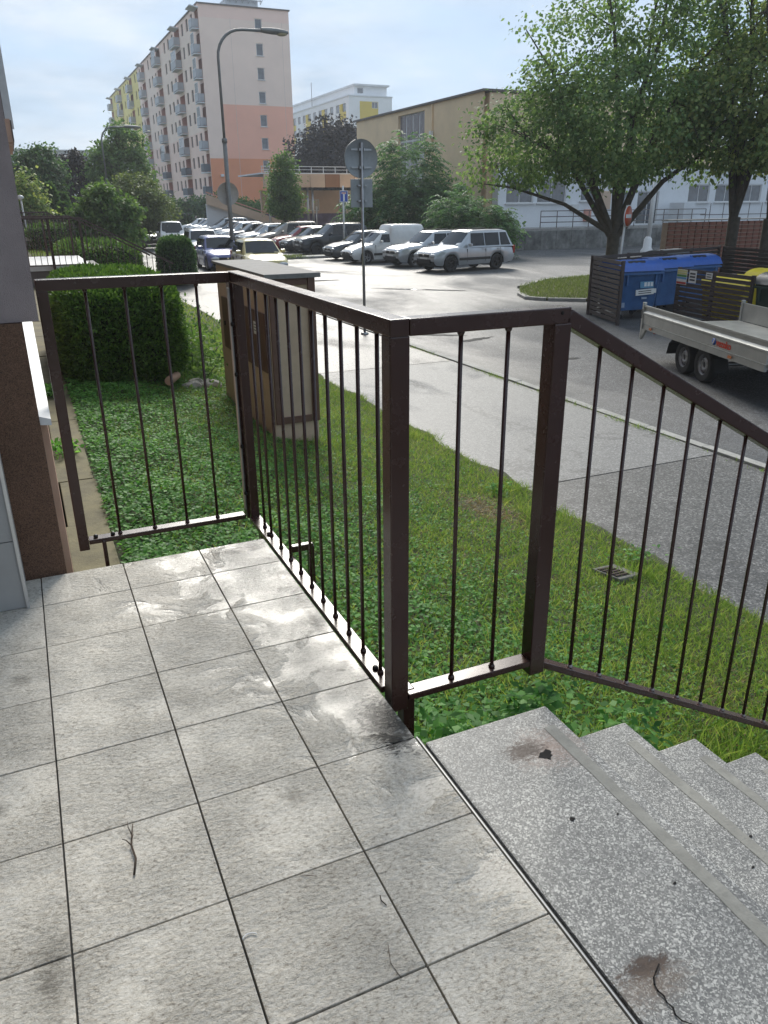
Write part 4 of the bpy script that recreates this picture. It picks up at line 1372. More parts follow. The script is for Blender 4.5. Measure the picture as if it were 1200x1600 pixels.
# ================================================================== buildings
def holed_wall(u0, u1, v0, v1, holes, mapf, zone, depth=.18, back=None):
    """wall as a grid of quads with real openings; mapf(u, v, d) -> point, d = depth into the wall"""
    us = sorted({u0, u1} | {round(h[0], 3) for h in holes} | {round(h[1], 3) for h in holes} | set(zone.get('us', [])))
    vs_ = sorted({v0, v1} | {round(h[2], 3) for h in holes} | {round(h[3], 3) for h in holes} | set(zone.get('vs', [])))
    mb = MB()
    for i in range(len(us) - 1):
        for j in range(len(vs_) - 1):
            uc, vc = (us[i] + us[i + 1]) / 2, (vs_[j] + vs_[j + 1]) / 2
            if any(h[0] < uc < h[1] and h[2] < vc < h[3] for h in holes):
                continue
            mb.add([mapf(us[i], vs_[j], 0), mapf(us[i + 1], vs_[j], 0), mapf(us[i + 1], vs_[j + 1], 0), mapf(us[i], vs_[j + 1], 0)], [(0, 1, 2, 3)], zone['f'](uc, vc))
    for h in holes:
        a, b, c, d = h[:4]
        dp = h[4] if len(h) > 4 else depth
        zi = h[5] if len(h) > 5 else zone['f']((a + b) / 2, (c + d) / 2)
        q = [(a, c), (b, c), (b, d), (a, d)]
        for k in range(4):
            p1, p2 = q[k], q[(k + 1) % 4]
            mb.add([mapf(*p1, 0), mapf(*p2, 0), mapf(*p2, dp), mapf(*p1, dp)], [(0, 1, 2, 3)], zi)
        if len(h) > 5:
            mb.add([mapf(a, c, dp), mapf(b, c, dp), mapf(b, d, dp), mapf(a, d, dp)], [(0, 1, 2, 3)], zi)
    return mb


def win_mesh(w_, h_, axis, fr='frame_white', mull=1, name='window', th=.05):
    """frame with mullions and glass; axis 'x' = faces -X, 'y' = faces -Y ; centred"""
    mb = MB()
    t_ = .07

    def bb(u, v, du, dv, mi, d=0.0, dd=th):
        if axis == 'y': mb.box((u, d, v), (du, dd, dv), mi)
        else: mb.box((d, u, v), (dd, du, dv), mi)
    bb(0, h_ / 2 - t_ / 2, w_, t_, 0); bb(0, -h_ / 2 + t_ / 2, w_, t_, 0)
    bb(-w_ / 2 + t_ / 2, 0, t_, h_ - 2 * t_, 0); bb(w_ / 2 - t_ / 2, 0, t_, h_ - 2 * t_, 0)
    for k in range(mull):
        bb(-w_ / 2 + w_ * (k + 1) / (mull + 1), 0, t_ * .8, h_ - 2 * t_, 0)
    bb(0, 0, w_ - 2 * t_, h_ - 2 * t_, 1, .015, .01)
    return mb.mesh(name, [fr, 'pane'])


# ---- tall pink / yellow block
BX0, BX1, BY0, BY1, BZT = 24.8, 36.4, 110.0, 207.5, 24.3
tb = thing('apartment_building', 'tall ten-storey pink and yellow panel block with balconies', 'building', ((BX0 + BX1) / 2, (BY0 + BY1) / 2, ZR))
TO = Vector(tb.location)
storeys = [2.6 + 2.72 * k for k in range(8)]
ZN = ['b_cream', 'b_pink', 'b_coral', 'b_palepink', 'b_yellow', 'b_red']


def fz(u, v):
    if u > 163.4: return 4
    if v > 22.9: return 3
    if (u - 110) % 16.2 < 3.4 and u > 112.5: return 3
    if v > 10.5: return 0 if ((u - 113) % 16.2) < 11.5 else 3
    return 3


holes, wl, bl = [], [], []
for st in [-0.12] + storeys:
    for k in range(-1, 6):
        yc = 124.4 + 16.2 * k
        ya, yb = yc - 1.75, yc + 1.75
        if k == -1: ya, yb = 110.25, 112.1
        if yb < BY1:
            holes.append((round(ya, 3), round(yb, 3), round(st + .05, 3), round(st + 2.3, 3), .9, 5)); bl.append(((ya + yb) / 2, yb - ya, st, k))
        for dy in (3.7 if k > -1 else 3.7 + .2, 6.9, 10.1, 13.0):
            c = yc + dy if k > -1 else 108.2 + dy + (2.2 if dy < 5 else 2.2)
            if dy == 13.0: continue
            if c + .6 < BY1:
                holes.append((round(c - .62, 3), round(c + .62, 3), round(st + .85, 3), round(st + 2.25, 3))); wl.append((c, st + 1.55))
mb = holed_wall(BY0, BY1, -1.45, BZT, holes, lambda u, v, d: (BX0 + d - TO.x, u - TO.y, v - TO.z), dict(f=fz, vs=[10.5, 22.9], us=[163.4, 112.5]))
mb.build('facade_wall', ZN, tb)
wm = win_mesh(1.24, 1.40, 'x', 'frame_dark', 1)
for (c, z) in wl:
    link('window', wm, tb, (BX0 + .13 - TO.x, c - TO.y, z - TO.z))
bmesh_cache = {}
for (c, wd, st, k) in bl:
    key = (round(wd, 2), st < 6)
    if key not in bmesh_cache:
        mb = MB().box((-.42, 0, .03), (.9, wd, .12), 1)
        npan = max(2, round(wd / .75))
        for q in range(npan):
            mb.box((-.86, -wd / 2 + wd * (q + .5) / npan, .62), (.03, wd / npan - .06, .88), 0)
        mb.box((-.86, 0, 1.1), (.05, wd, .05), 1)
        for sg in (-1, 1): mb.box((-.43, sg * (wd / 2 - .02), .62), (.8, .03, .9), 0)
        bmesh_cache[key] = mb.mesh('balcony', ['balcony_dark' if st < 6 else 'balcony_panel', 'b_greywhite'])
    if st > 1: link('balcony', bmesh_cache[key], tb, (BX0 - TO.x, c - TO.y, st - TO.z))
    if random.random() < .22 and st > 4:
        link('loggia_glazing', win_mesh(wd - .1, 1.2, 'x', 'frame_white', 3, 'loggia_glazing'), tb, (BX0 - .75 - TO.x, c - TO.y, st + 1.75 - TO.z))
    bmesh_cache.setdefault('bd', None)
    if bmesh_cache['bd'] is None: bmesh_cache['bd'] = win_mesh(1.5, 1.9, 'x', 'frame_white', 1, 'balcony_door')
    link('balcony_door', bmesh_cache['bd'], tb, (BX0 + .84 - TO.x, c - TO.y, st + 1.1 - TO.z))
# canopies above the top loggias
for k in range(-1, 6):
    yc = 124.4 + 16.2 * k if k > -1 else 111.2
    if yc < BY1: bx('balcony_canopy', (BX0 - .5 - TO.x, yc - TO.y, 23.95 - TO.z), (1.1, 2.6, .12), 'b_greywhite', tb, ry=.18)
# end wall
eh = []
ew = [5.5 + 2.72 * k for k in range(7)]
for z in ew: eh.append((31.88, 32.80, round(z, 3), round(z + 1.38, 3)))
ez = lambda u, v: (2 if v < 7.05 else (1 if (v < 13.4 and u > 27.05) else (0 if v < 22.9 else 3)))
mb = holed_wall(BX0, BX1, -1.45, BZT, eh, lambda u, v, d: (u - TO.x, BY0 + d - TO.y, v - TO.z), dict(f=ez, vs=[7.05, 13.4, 22.9], us=[27.05]))
mb.build('end_wall', ZN, tb)
M('joint', (0.68, 0.56, 0.49), .9)
for x in (28.7, 35.4): bx('panel_joint', (x - TO.x, BY0 - .006 - TO.y, 11.0 - TO.z), (.04, .008, 24), 'joint', tb)
wm2 = win_mesh(.92, 1.38, 'y', 'frame_white', 0)
for z in ew:
    w_ = link('window', wm2, tb, (32.34 - TO.x, BY0 + .12 - TO.y, z + .69 - TO.z))
    bx('sill', (0, -.15, -.73), (1.06, .16, .06), 'frame_white', w_)
mb = MB().box(((BX0 + BX1) / 2 - TO.x + .05, (BY0 + BY1) / 2 - TO.y + 1, 11.3 - TO.z), (BX1 - BX0 - 2.1, BY1 - BY0 - 2.2, 25.4))
mb.add([(BX1 - TO.x, BY0 - TO.y, -1.4 - TO.z), (BX1 - TO.x, BY1 - TO.y, -1.4 - TO.z), (BX1 - TO.x, BY1 - TO.y, BZT - TO.z), (BX1 - TO.x, BY0 - TO.y, BZT - TO.z)], [(0, 1, 2, 3)])
mb.build('core_wall', 'b_palepink', tb)
bx('roof', ((BX0 + BX1) / 2 - TO.x, (BY0 + BY1) / 2 - TO.y, BZT + .06 - TO.z), (BX1 - BX0 + .3, BY1 - BY0 + .3, .14), 'frame_dark', tb)
# lift house with railing frame on the roof
lh = bx('lift_house', (31.2 - TO.x, 116 - TO.y, BZT + .8 - TO.z), (4.2, 6, 1.4), 'b_greywhite', tb)
mb = MB()
for x in np.linspace(-2.4, 2.4, 7):
    mb.box((x, -3.2, .9), (.08, .08, 1.4)); mb.box((x + .4, -3.2, .85), (.06, .06, 1.5), ry=.55)
mb.box((0, -3.2, 1.55), (5.2, .1, .1)); mb.box((0, -3.2, .6), (5.2, .1, .1)); mb.box((0, -3.2, 1.1), (5.2, .06, .06))
mb.build('roof_rail', 'galv', lh)
lm = bx('wall_lamp', (26.2 - TO.x, BY0 - .15 - TO.y, 5.0 - TO.z), (.4, .3, .3), 'white', tb)

# ---- white and yellow block far behind
wb = thing('apartment_building', 'distant white block with yellow panels behind the dark purple tree', 'building', (78, 205, ZR))
WO = Vector(wb.location)
X0, X1, Y0, Y1, ZT = 72.8, 83.4, 180.0, 240.0, 23.7
hol, wlist = [], []
for st in (21.0 - 3.0 * k for k in range(7)):
    for k in range(14):
        c = Y0 + 3.0 + k * 4.0
        hol.append((round(c - 1.1, 3), round(c + 1.1, 3), round(st - .2, 3), round(st + 1.5, 3))); wlist.append((c, st + .65))
holed_wall(Y0, Y1, -1.4, ZT, hol, lambda u, v, d: (X0 + d - WO.x, u - WO.y, v - WO.z), dict(f=lambda u, v: 1 if (int((u - Y0 + 1.2) / 4) % 3 == 1 and 17 < v < 22.3) else 0)).build('facade_wall', ['b_white', 'b_brightyellow'], wb)
wmm = win_mesh(2.2, 1.7, 'x', 'frame_dark', 1)
for (c, z) in wlist: link('window', wmm, wb, (X0 + .14 - WO.x, c - WO.y, z - WO.z))
holed_wall(X0, X1, -1.4, ZT, [(78.4, 79.9, 21.4, 22.7)], lambda u, v, d: (u - WO.x, Y0 + d - WO.y, v - WO.z), dict(f=lambda u, v: 1 if (75.4 < u < 79.95 and v < 22.75) else 0, us=[75.4, 79.95], vs=[22.75])).build('end_wall', ['b_white', 'b_brightyellow'], wb)
link('window', win_mesh(1.5, 1.3, 'y', 'frame_white', 1), wb, (79.15 - WO.x, Y0 + .12 - WO.y, 22.05 - WO.z))
MB().box(((X0 + X1) / 2 - WO.x + .2, (Y0 + Y1) / 2 - WO.y + .3, 11 - WO.z), (X1 - X0 - 1, Y1 - Y0 - 1, 25)).build('core_wall', 'b_white', wb)
bx('roof', ((X0 + X1) / 2 - WO.x, (Y0 + Y1) / 2 - WO.y, ZT + .1 - WO.z), (X1 - X0 + .3, Y1 - Y0 + .3, .25), 'b_greywhite', wb)
lh = bx('roof_house', (79 - WO.x, 205 - WO.y, ZT + 1.3 - WO.z), (8, 46, 2.3), 'b_white', wb)
bx('roof_slab', (0, -.2, 1.2), (8.8, 47, .35), 'b_greywhite', lh)
bx('window', (-2.6, -23.05, .1), (1.3, .12, 1.0), 'pane', lh)
MB().tube([(0, 0, 0), (0, 0, 6)], .09, 6).build('aerial', 'galv', wb).location = (74 - WO.x, 208 - WO.y, ZT - WO.z)

# ---- beige hall with a tall window strip (faces -X)
hb = thing('hall_building', 'windowless beige hall with one tall glazed strip, behind the sumac', 'building', (38, 56, ZR))
HO = Vector(hb.location)
hs = [(54.9, 59.3, 1.2, 7.55, .25)]
holed_wall(46.7, 67.6, -1.45, 7.85, hs, lambda u, v, d: (28.0 + d - HO.x, u - HO.y, v - HO.z), dict(f=lambda u, v: 0)).build('facade_wall', ['b_hall'], hb)
bx('core_wall', (38.2 - HO.x, 57.15 - HO.y, 3.1 - HO.z), (19.6, 20.8, 9.4), 'b_hall', hb)
bx('roof', (38 - HO.x, 57.15 - HO.y, 7.92 - HO.z), (20.3, 21.1, .13), 'frame_dark', hb)
strip_ = bx('glazing', (28.2 - HO.x, 57.1 - HO.y, 4.4 - HO.z), (.04, 4.4, 6.3), 'frame_white', hb)
M('pane_curtain', (0.12, 0.095, 0.10), .25, 0, .35, 3)
for k in range(4):
    for j, (z0_, z1_) in enumerate([(1.3, 3.2), (3.3, 4.7), (4.8, 5.7), (5.8, 7.5)]):
        bx('pane', (-.03, -2.2 + 1.1 * k + .55, (z0_ + z1_) / 2 - 4.4), (.03, .88, z1_ - z0_ - .04), ['pane', 'pane', 'pane_curtain', 'pane_curtain'][j], strip_)
bx('downpipe', (27.93 - HO.x, 53.6 - HO.y, 3.2 - HO.z), (.10, .10, 9.2), 'b_hall', hb)
bx('wall_lamp', (27.86 - HO.x, 53.6 - HO.y, 5.9 - HO.z), (.2, .25, .45), 'white', hb)

# ---- colonnade canopy with graffiti before the dark tree
cn = thing('colonnade', 'low flat-roofed colonnade with beige fascia panels and grey posts', 'building', (28, 77, ZR))
KO = Vector(cn.location)
for k in range(9):
    bx('fascia_panel', (22.4 + 1.5 * k - KO.x, 75.0 - KO.y, 3.45 - KO.z), (1.46, .3, 1.15), 'canopy_brown' if k in (4,) else 'canopy_beige', cn)
bx('roof', (28.2 - KO.x, 79 - KO.y, 4.06 - KO.z), (13.6, 8.2, .12), 'b_greywhite', cn)
mb = MB()
mb.box((0, 0, .55), (13.4, .05, .06)); mb.box((0, 0, .28), (13.4, .04, .04))
for k in range(12): mb.box((-6.6 + 1.2 * k, 0, .28), (.05, .05, .56))
mb.build('roof_rail', 'b_greywhite', cn).location = (28.2 - KO.x, 75.1 - KO.y, 4.12 - KO.z)
pm = MB().tube([(0, 0, 0), (0, 0, 4.3)], .11, 8).mesh('post', 'galv')
for x in (22.2, 24.9, 26.0, 26.5, 29.9, 31.5, 33.5): link('post', pm, cn, (x - KO.x, 75.3 - KO.y, 0))
bx('back_wall', (29 - KO.x, 81 - KO.y, 2.0), (12, .3, 4.2), 'canopy_beige', cn)
bx('graffiti_band', (29 - KO.x, 80.83 - KO.y, 1.1), (11.5, .02, 1.6), 'graffiti', cn)
wmc = win_mesh(1.8, 1.1, 'y', 'frame_white', 2)
for x in (28.2, 32.2): link('window', wmc, cn, (x - KO.x, 80.8 - KO.y, 2.7))
# ramp / stair beside it
rp_ = thing('ramp', 'sloping concrete ramp with red parapet left of the colonnade', 'ramp', (21, 76.2, ZR))
MB().prism([(-4.5, 2.9), (4, .2), (4, .9), (-4.5, 3.7)], 'y', -.15, .15).build('parapet', 'canopy_beige', rp_)
MB().prism([(-4.5, 0), (4, 0), (4, .2), (-4.5, 2.9)], 'y', .2, .5).build('slab', 'b_greywhite', rp_)
MB().tube([(-4.5, 0, 3.9), (4, 0, 1.1)], .05, 6).build('handrail', 'b_red', rp_)

# ---- low white building with ramp on the right
lw = thing('low_building', 'low white panelled building with windows, blue posters and access ramp behind the linden', 'building', (45, 50, ZR))
LO = Vector(lw.location)
FY = 45.6
hw = [(29.2, 31.3, 1.35, 2.95), (31.6, 33.9, 1.35, 2.95), (35.1, 36.4, 1.45, 2.95), (37.9, 39.5, -.12, 2.05), (40.0, 41.9, -.12, 2.05)]
for k in range(7): hw.append((44.6 + 2.6 * k, 46.6 + 2.6 * k, 1.3, 2.5))
holed_wall(28.6, 66, -1.45, 3.6, [tuple(round(x, 3) for x in h) for h in hw], lambda u, v, d: (u - LO.x, FY + d - LO.y, v - LO.z), dict(f=lambda u, v: 0)).build('facade_wall', ['b_lowwhite'], lw)
bx('core_wall', (47.3 - LO.x, 46.28 - LO.y, 1.0 - LO.z), (37, .7, 4.9), 'b_lowwhite', lw)
bx('roof', (47.3 - LO.x, 46.1 - LO.y, 3.66 - LO.z), (37.8, 1.15, .14), 'frame_dark', lw)
for h in hw:
    door = h[2] < 0
    o_ = link('door' if door else 'window', win_mesh(h[1] - h[0], h[3] - h[2], 'y', 'frame_white', 1 if (door or h[1] - h[0] > 1.5) else 0, 'door' if door else 'window'), lw, ((h[0] + h[1]) / 2 - LO.x, FY + .1 - LO.y, (h[2] + h[3]) / 2 - LO.z))
    if not door: bx('sill', (0, -.17, -(h[3] - h[2]) / 2 - .03), (h[1] - h[0] + .16, .16, .07), 'frame_white', o_)
M('poster_violet', (0.05, 0.055, 0.22), .5, 0, .25, 4)
for (x, z, w_, h_) in [(38.3, 1.45, .68, .95), (38.25, .35, .72, .80)]:
    pp = bx('poster', (x - LO.x, FY + .05 - LO.y, z - LO.z), (w_, .02, h_), 'poster_violet', lw)
    if z > 1:
        MB().tube([(-.22, -.02, .1), (0, -.02, .28), (.22, -.02, .1)], .02, 5).build('emblem', 'paper', pp)
        MB().lathe([(0, .0), (.15, .0), (.15, .01), (0, .01)], 14, axis='y').build('emblem', 'paper', pp).location = (0, -.012, -.06)
bx('red_box', (35.7 - LO.x, FY - .1 - LO.y, .55 - LO.z), (.5, .2, .75), 'b_red', lw)
bx('air_unit', (37.0 - LO.x, FY - .2 - LO.y, 1.5 - LO.z), (.75, .35, 1.15), 'canopy_beige', lw, ch=.04)
bx('meter_box', (34.6 - LO.x, FY - .1 - LO.y, 1.05 - LO.z), (.5, .2, .4), 'frame_white', lw)
bx('porch_side', (43.0 - LO.x, FY - 1.2 - LO.y, .55 - LO.z), (1.0, 1.4, 1.5), 'b_lowwhite', lw)
for k in range(8):
    bx('panel_joint', (46.9 + 1.3 * k - LO.x, FY - .006 - LO.y, .4 - LO.z), (.06, .012, 1.7), 'frame_dark', lw)
bx('panel_joint', (51.5 - LO.x, FY - .004 - LO.y, .45 - LO.z), (11, .009, .05), 'frame_dark', lw)
# retaining wall with deck and pipe rail
rw = thing('retaining_wall', 'stained dark retaining wall with concrete deck below the white building', 'wall', (36, 44, ZR))
QO = Vector(rw.location)
for k in range(13):
    bx('wall_panel', (28.6 + 1.18 * k - QO.x, 43.3 - QO.y, -.85 - QO.z), (1.15, .3, 1.15), 'stone_wall', rw)
bx('deck', (36.3 - QO.x, 44.6 - QO.y, -.21 - QO.z), (17.4, 2.75, .14), 'concrete', rw)
bx('rubble_end', (27.2 - QO.x, 43.2 - QO.y, -.9 - QO.z), (1.7, .6, 1.0), 'rubble', rw, ch=.08)
for k in range(3): bx('stone_step', (26.6 - .3 * k - QO.x, 42.6 - QO.y, -.55 - .28 * k - QO.z), (1.4, .7, .22), 'rubble', rw, ch=.03)
pr = thing('pipe_rail', 'thin dark pipe handrail along the ramp deck of the white building', 'railing', (36, 43.35, -.13))
for z in (.35, .68, 1.02): MB().tube([(-5.6, 0, z), (8.2, 0, z)], .028, 6).build('rail_bar', 'frame_dark', pr)
for k in range(12): MB().tube([(-5.6 + 1.255 * k, 0, 0), (-5.6 + 1.255 * k, 0, 1.02)], .03, 6).build('rail_post', 'frame_dark', pr)

# ---- brick wall (individual blocks)
bw = thing('brick_wall', 'red-brown brick wall behind the bin enclosure at right', 'wall', (22.7, 24.0, ZR))
MB().box((5.0, .20, 1.0), (10, .28, 2.1)).build('mortar_bed', 'mortar', bw)
bk = MB().box((0, 0, 0), (.305, .06, .118), ch=.008).mesh('brick', 'brick')
for r in range(14):
    for k in range(21):
        if r < 1: continue
        b_ = link('brick', bk, bw, (.17 + .345 * k, .045 + random.uniform(-.006, .006), .06 + .15 * r))
bx('coping', (5.0, .18, 2.14), (10.1, .36, .05), 'concrete', bw)

# ---- pale low-rise at far left
fb = thing('apartment_building', 'pale flat-roofed block far behind the trees at left', 'building', (9, 172, ZR))
FO = Vector(fb.location)
hh = []
for z in (9.0, 5.8, 2.6):
    for k in range(7): hh.append((round(-8 + 5.2 * k, 3), round(-5.8 + 5.2 * k, 3), z - .5, z + 1.2))
holed_wall(-12, 30, -1.4, 11.0, hh, lambda u, v, d: (u - FO.x, 170 + d - FO.y, v - FO.z), dict(f=lambda u, v: 0)).build('facade_wall', ['b_greywhite'], fb)
wmf = win_mesh(2.2, 1.7, 'y', 'frame_dark', 1)
for h in hh: link('window', wmf, fb, ((h[0] + h[1]) / 2 - FO.x, 170.1 - FO.y, (h[2] + h[3]) / 2 - FO.z))
bx('core_wall', (9 - FO.x, 176 - FO.y, 5 - FO.z), (41.8, 11, 11.8), 'b_greywhite', fb)
bx('roof', (9 - FO.x, 175.6 - FO.y, 11.1 - FO.z), (42.4, 11.9, .2), 'b_greywhite', fb)

# ================================================================== neighbouring entrances along the block
def neighbour(y0, label_l, label_r, label_r2):
    l_ = thing('entrance_steps', label_l, 'stairs', (0.5, y0, 0))
    bx('landing_slab', (.36, 2.0, -.09), (1.72, 4.0, .16), 'white_sheet', l_, ch=.01)
    bx('landing_base', (.33, 2.0, -.50), (1.6, 3.9, .66), 'frame_dark', l_)
    for k in range(6): bx('step', (1.4 + .345 * k, 2.0, -.21 - .18 * k), (.40, 3.2, .12), 'concrete', l_, ch=.01)
    for (yy, lab) in ((y0 - .15, label_r), (y0 + 4.1, label_r2)):
        r_ = thing('railing', lab, 'railing', (.1, yy, 0))
        bx('top_rail', (.77, 0, TOP - .025), (1.5, .055, .05), 'rail', r_)
        L_ = 2.3 / math.cos(SL)
        bx('top_rail', (1.52 + 1.15, 0, TOP - .025 - 1.15 * .535), (L_, .055, .05), 'rail', r_, ry=SL)
        bx('bottom_rail', (.77, 0, -.02), (1.5, .05, .03), 'rail', r_)
        bx('bottom_rail', (1.52 + 1.15, 0, -.05 - 1.15 * .535), (L_, .05, .03), 'rail', r_, ry=SL)
        bx('post', (.72, .04, .45), (.07, .07, 1.36), 'rail', r_)
        bx('post', (1.5, .0, .5), (.06, .06, 1.3), 'rail', r_)
        bm_ = MB().tube([(0, 0, 0), (0, 0, TOP - .05)], .009, 6).mesh('baluster', 'rail')
        for k in range(25):
            x = .12 + k * .15
            link('baluster', bm_, r_, (x, 0, -.02 - max(0, x - 1.52) * .535))


neighbour(23.3, 'next entrance landing with pale slab and steps along the block', 'brown stair railing of the next entrance, side nearer the camera', 'brown stair railing of the next entrance, far side')
neighbour(44.3, 'second entrance landing farther along the block', 'brown stair railing of the second entrance, nearer side', 'brown stair railing of the second entrance, far side')

# ================================================================== street furniture
def disc_sign(parent, z, r, m_front, m_back, face=(0, -1, 0), th=.02, off=.05):
    """round plate; back towards the camera unless face points there"""
    o_ = MB().lathe([(0, -th / 2), (r - .012, -th / 2), (r, -th / 2 - .012), (r, th / 2), (0, th / 2)], 40, axis='y').build('sign_disc', [m_back], parent, 50)
    o_.location = (0, off, z)
    return o_


sg = thing('road_sign', 'back of a round road sign and square plate on a grey post by the kerb', 'sign', (6.84, 16.27, ZW - .02))
MB().tube([(0, 0, 0), (0, 0, 3.93)], .032, 10).build('post', 'galv', sg)
MB().lathe([(.032, .0), (.09, .0), (.085, .05), (.04, .07), (.032, .07)], 14).build('base_collar', 'galv', sg)
d_ = disc_sign(sg, 3.63, .375, 'sign_back', 'sign_back')
for z in (.17, -.17):
    bx('clamp_bar', (0, -.022, z), (.46, .022, .035), 'galv', d_)
    for sx in (-.05, .05): bx('clamp', (sx, -.05, z), (.03, .07, .05), 'galv', d_)
p_ = bx('sign_plate', (.005, .05, 2.96), (.50, .012, .56), 'sign_back', sg, ch=.005)
for z in (.15, -.15):
    for sx in (-.07, .07): bx('clamp', (sx, -.035, z), (.06, .06, .03), 'galv', p_)

ow = thing('dead_end_sign', 'blue square sign with white T symbol on a white post', 'sign', (16.9, 42.95, ZR), .25)
MB().tube([(0, 0, 0), (0, 0, 3.75)], .05, 8).build('post', 'pole_white', ow)
q = bx('sign_plate', (0, -.06, 3.2), (.55, .02, .60), 'sign_blue', ow, ch=.004)
for c, d in [((0, -.012, .28), (.56, .004, .03)), ((0, -.012, -.28), (.56, .004, .03)), ((-.265, -.012, 0), (.03, .004, .54)), ((.265, -.012, 0), (.03, .004, .54))]:
    bx('border', c, d, 'white', q)
bx('symbol_stem', (0, -.012, -.06), (.11, .004, .36), 'white', q)
bx('symbol_bar', (0, -.012, .17), (.30, .004, .09), 'white', q)
bx('symbol_red_end', (0, -.015, .175), (.24, .004, .05), 'sign_red', q)

ne = thing('no_entry_sign', 'red round no entry sign with white bar on a leaning pole beside the linden', 'sign', (16.85, 19.55, ZR), .5)
MB().tube([(-.28, .05, 0), (.0, .05, 2.72)], .035, 8).build('post', 'pole_white', ne)
dsc = MB().lathe([(0, -.012), (.40, -.012), (.40, .012), (0, .012)], 36, axis='y').build('sign_disc', 'white', ne); dsc.location = (0, 0, 2.42); dsc.scale = (.78, 1, .78)
MB().lathe([(0, -.004), (.37, -.004), (.37, .004), (0, .004)], 36, axis='y').build('red_field', 'sign_red', dsc).location = (0, -.016, 0)
bx('white_bar', (0, -.022, 0), (.54, .006, .13), 'white', dsc)


def street_lamp(name, label, loc, h, arm, rz, disc=False, pr=.09, head=True):
    l_ = thing(name, label, 'street lamp', loc, rz)
    pts = [(0, 0, 0), (0, 0, h * .55)]
    MB().tube(pts, [pr, pr], 10).build('mast', 'lamp_grey', l_)
    MB().lathe([(pr * 1.0, -.02), (pr * 1.25, -.02), (pr * 1.25, .12), (pr * 1.0, .16)], 12).build('joint', 'lamp_grey', l_).location = (0, 0, h * .55)
    r_ = arm * .55
    cz = h - r_
    c = [(0, 0, h * .55), (0, 0, cz)] + [(r_ - r_ * math.cos(a), 0, cz + r_ * math.sin(a)) for a in np.linspace(.2, math.pi / 2, 7)] + [(arm, 0, h + .02)]
    MB().tube(c, pr * .62, 10).build('arm', 'lamp_grey', l_)
    mb = MB()
    secs = []
    for s in np.linspace(0, 1, 9):
        w_ = .17 * math.sin(math.pi * min(1, .12 + s * .95)) ** .6 + .03
        hh_ = .11 * math.sin(math.pi * min(1, .15 + s * .8)) ** .6 + .02
        secs.append([(arm - .05 + 1.25 * s, w_ * math.cos(a), h + .04 + hh_ * math.sin(a) - .02 * s) for a in np.linspace(0, 2 * math.pi, 13)])
    hd = mb.loft(secs).build('lamp_head', 'lamp_grey', l_, 60)
    bw_ = MB()
    secs = []
    for s in np.linspace(0, 1, 7):
        f = math.sin(math.pi * (.08 + .84 * s)) ** .6
        secs.append([(arm + .62 + .5 * s, .15 * f * math.cos(a), h - .03 + .12 * f * math.sin(a)) for a in np.linspace(math.pi, 2 * math.pi, 9)])
    bw_.loft(secs).build('lamp_bowl', 'lamp_bowl', hd)
    if disc:
        MB().lathe([(pr, 0), (pr * 2.9, .0), (pr * 2.9, .25), (pr * 2.2, .6), (pr * 1.1, .72), (pr, .72)], 14).build('concrete_sleeve', 'concrete', l_)
    return l_


M('lamp_bowl', (0.42, 0.38, 0.24), .3, 0, .1)
lp = street_lamp('street_lamp', 'tall curved grey street lamp with round sign back on its mast between parked cars', (9.28, 38.0, ZR), 9.9, 2.05, 0, True, .098)
d_ = disc_sign(lp, 3.30, .5, 'sign_back', 'sign_back', off=.14)
for z in (.22, -.22): bx('clamp_bar', (0, -.03, z), (.30, .03, .05), 'galv', d_)
M('sign_beige', (0.40, 0.37, 0.34), .5, .2, .1)
d_.data.materials[0] = mat('sign_beige')
street_lamp('street_lamp', 'farther thin curved street lamp rising from the trees at left', (7.4, 70.5, ZR), 8.6, 1.9, 0, False, .10)
ps = thing('park_lamp', 'short pale lamp post with ball head at the far left edge', 'street lamp', (.62, 46.0, ZR))
MB().tube([(0, 0, 0), (-.08, 0, 3.2)], [.05, .04], 8).build('mast', 'pole_white', ps)
MB().lathe([(0, -.12), (.14, -.06), (.17, .03), (.08, .11), (0, .12)], 14).build('lamp_globe', 'white', ps).location = (-.08, 0, 3.25)
up_ = thing('utility_pole', 'pale slim pole with concrete foot before the retaining wall', 'pole', (33.0, 36.4, ZR))
MB().tube([(0, 0, 0), (.12, 0, 5.2)], [.14, .11], 10).build('mast', 'pole_white', up_)
MB().lathe([(.36, 0), (.36, .18), (.24, .34), (.22, .80), (.12, .95)], 10).build('foot', 'white', up_)
fr = thing('carpet_frame', 'grey pipe frame for beating carpets beyond the parked cars', 'frame', (15.3, 97, ZR))
for x in (0, .9, 5.6): MB().tube([(x, 0, 0), (x, 0, 1.9)], .05, 6).build('post', 'galv', fr)
MB().tube([(0, 0, 1.9), (5.6, 0, 1.9)], .05, 6).build('cross_bar', 'galv', fr)
MB().tube([(.9, .6, 1.75), (5.6, .6, 1.75)], .05, 6).build('cross_bar', 'galv', fr)
for i, (x, y, h) in enumerate([(21.2, 72.0, 3.0), (26.0, 73.0, 2.6), (29.3, 73.2, 2.6)]):
    b_ = thing('post', ['grey street post with small plate left of the young tree', 'grey post in front of the colonnade, left one', 'grey post in front of the colonnade, right one'][i], 'post', (x, y, ZR))
    MB().tube([(0, 0, 0), (0, 0, h)], .06, 8).build('mast', 'galv', b_)
    bx('plate', (0, -.07, h - .3), (.18, .02, .6), 'sign_back', b_)

# ================================================================== cars
def lerp(a, b, t): return a + (b - a) * t


def pw(x, pts):
    return float(np.interp(x, [p[0] for p in pts], [p[1] for p in pts]))


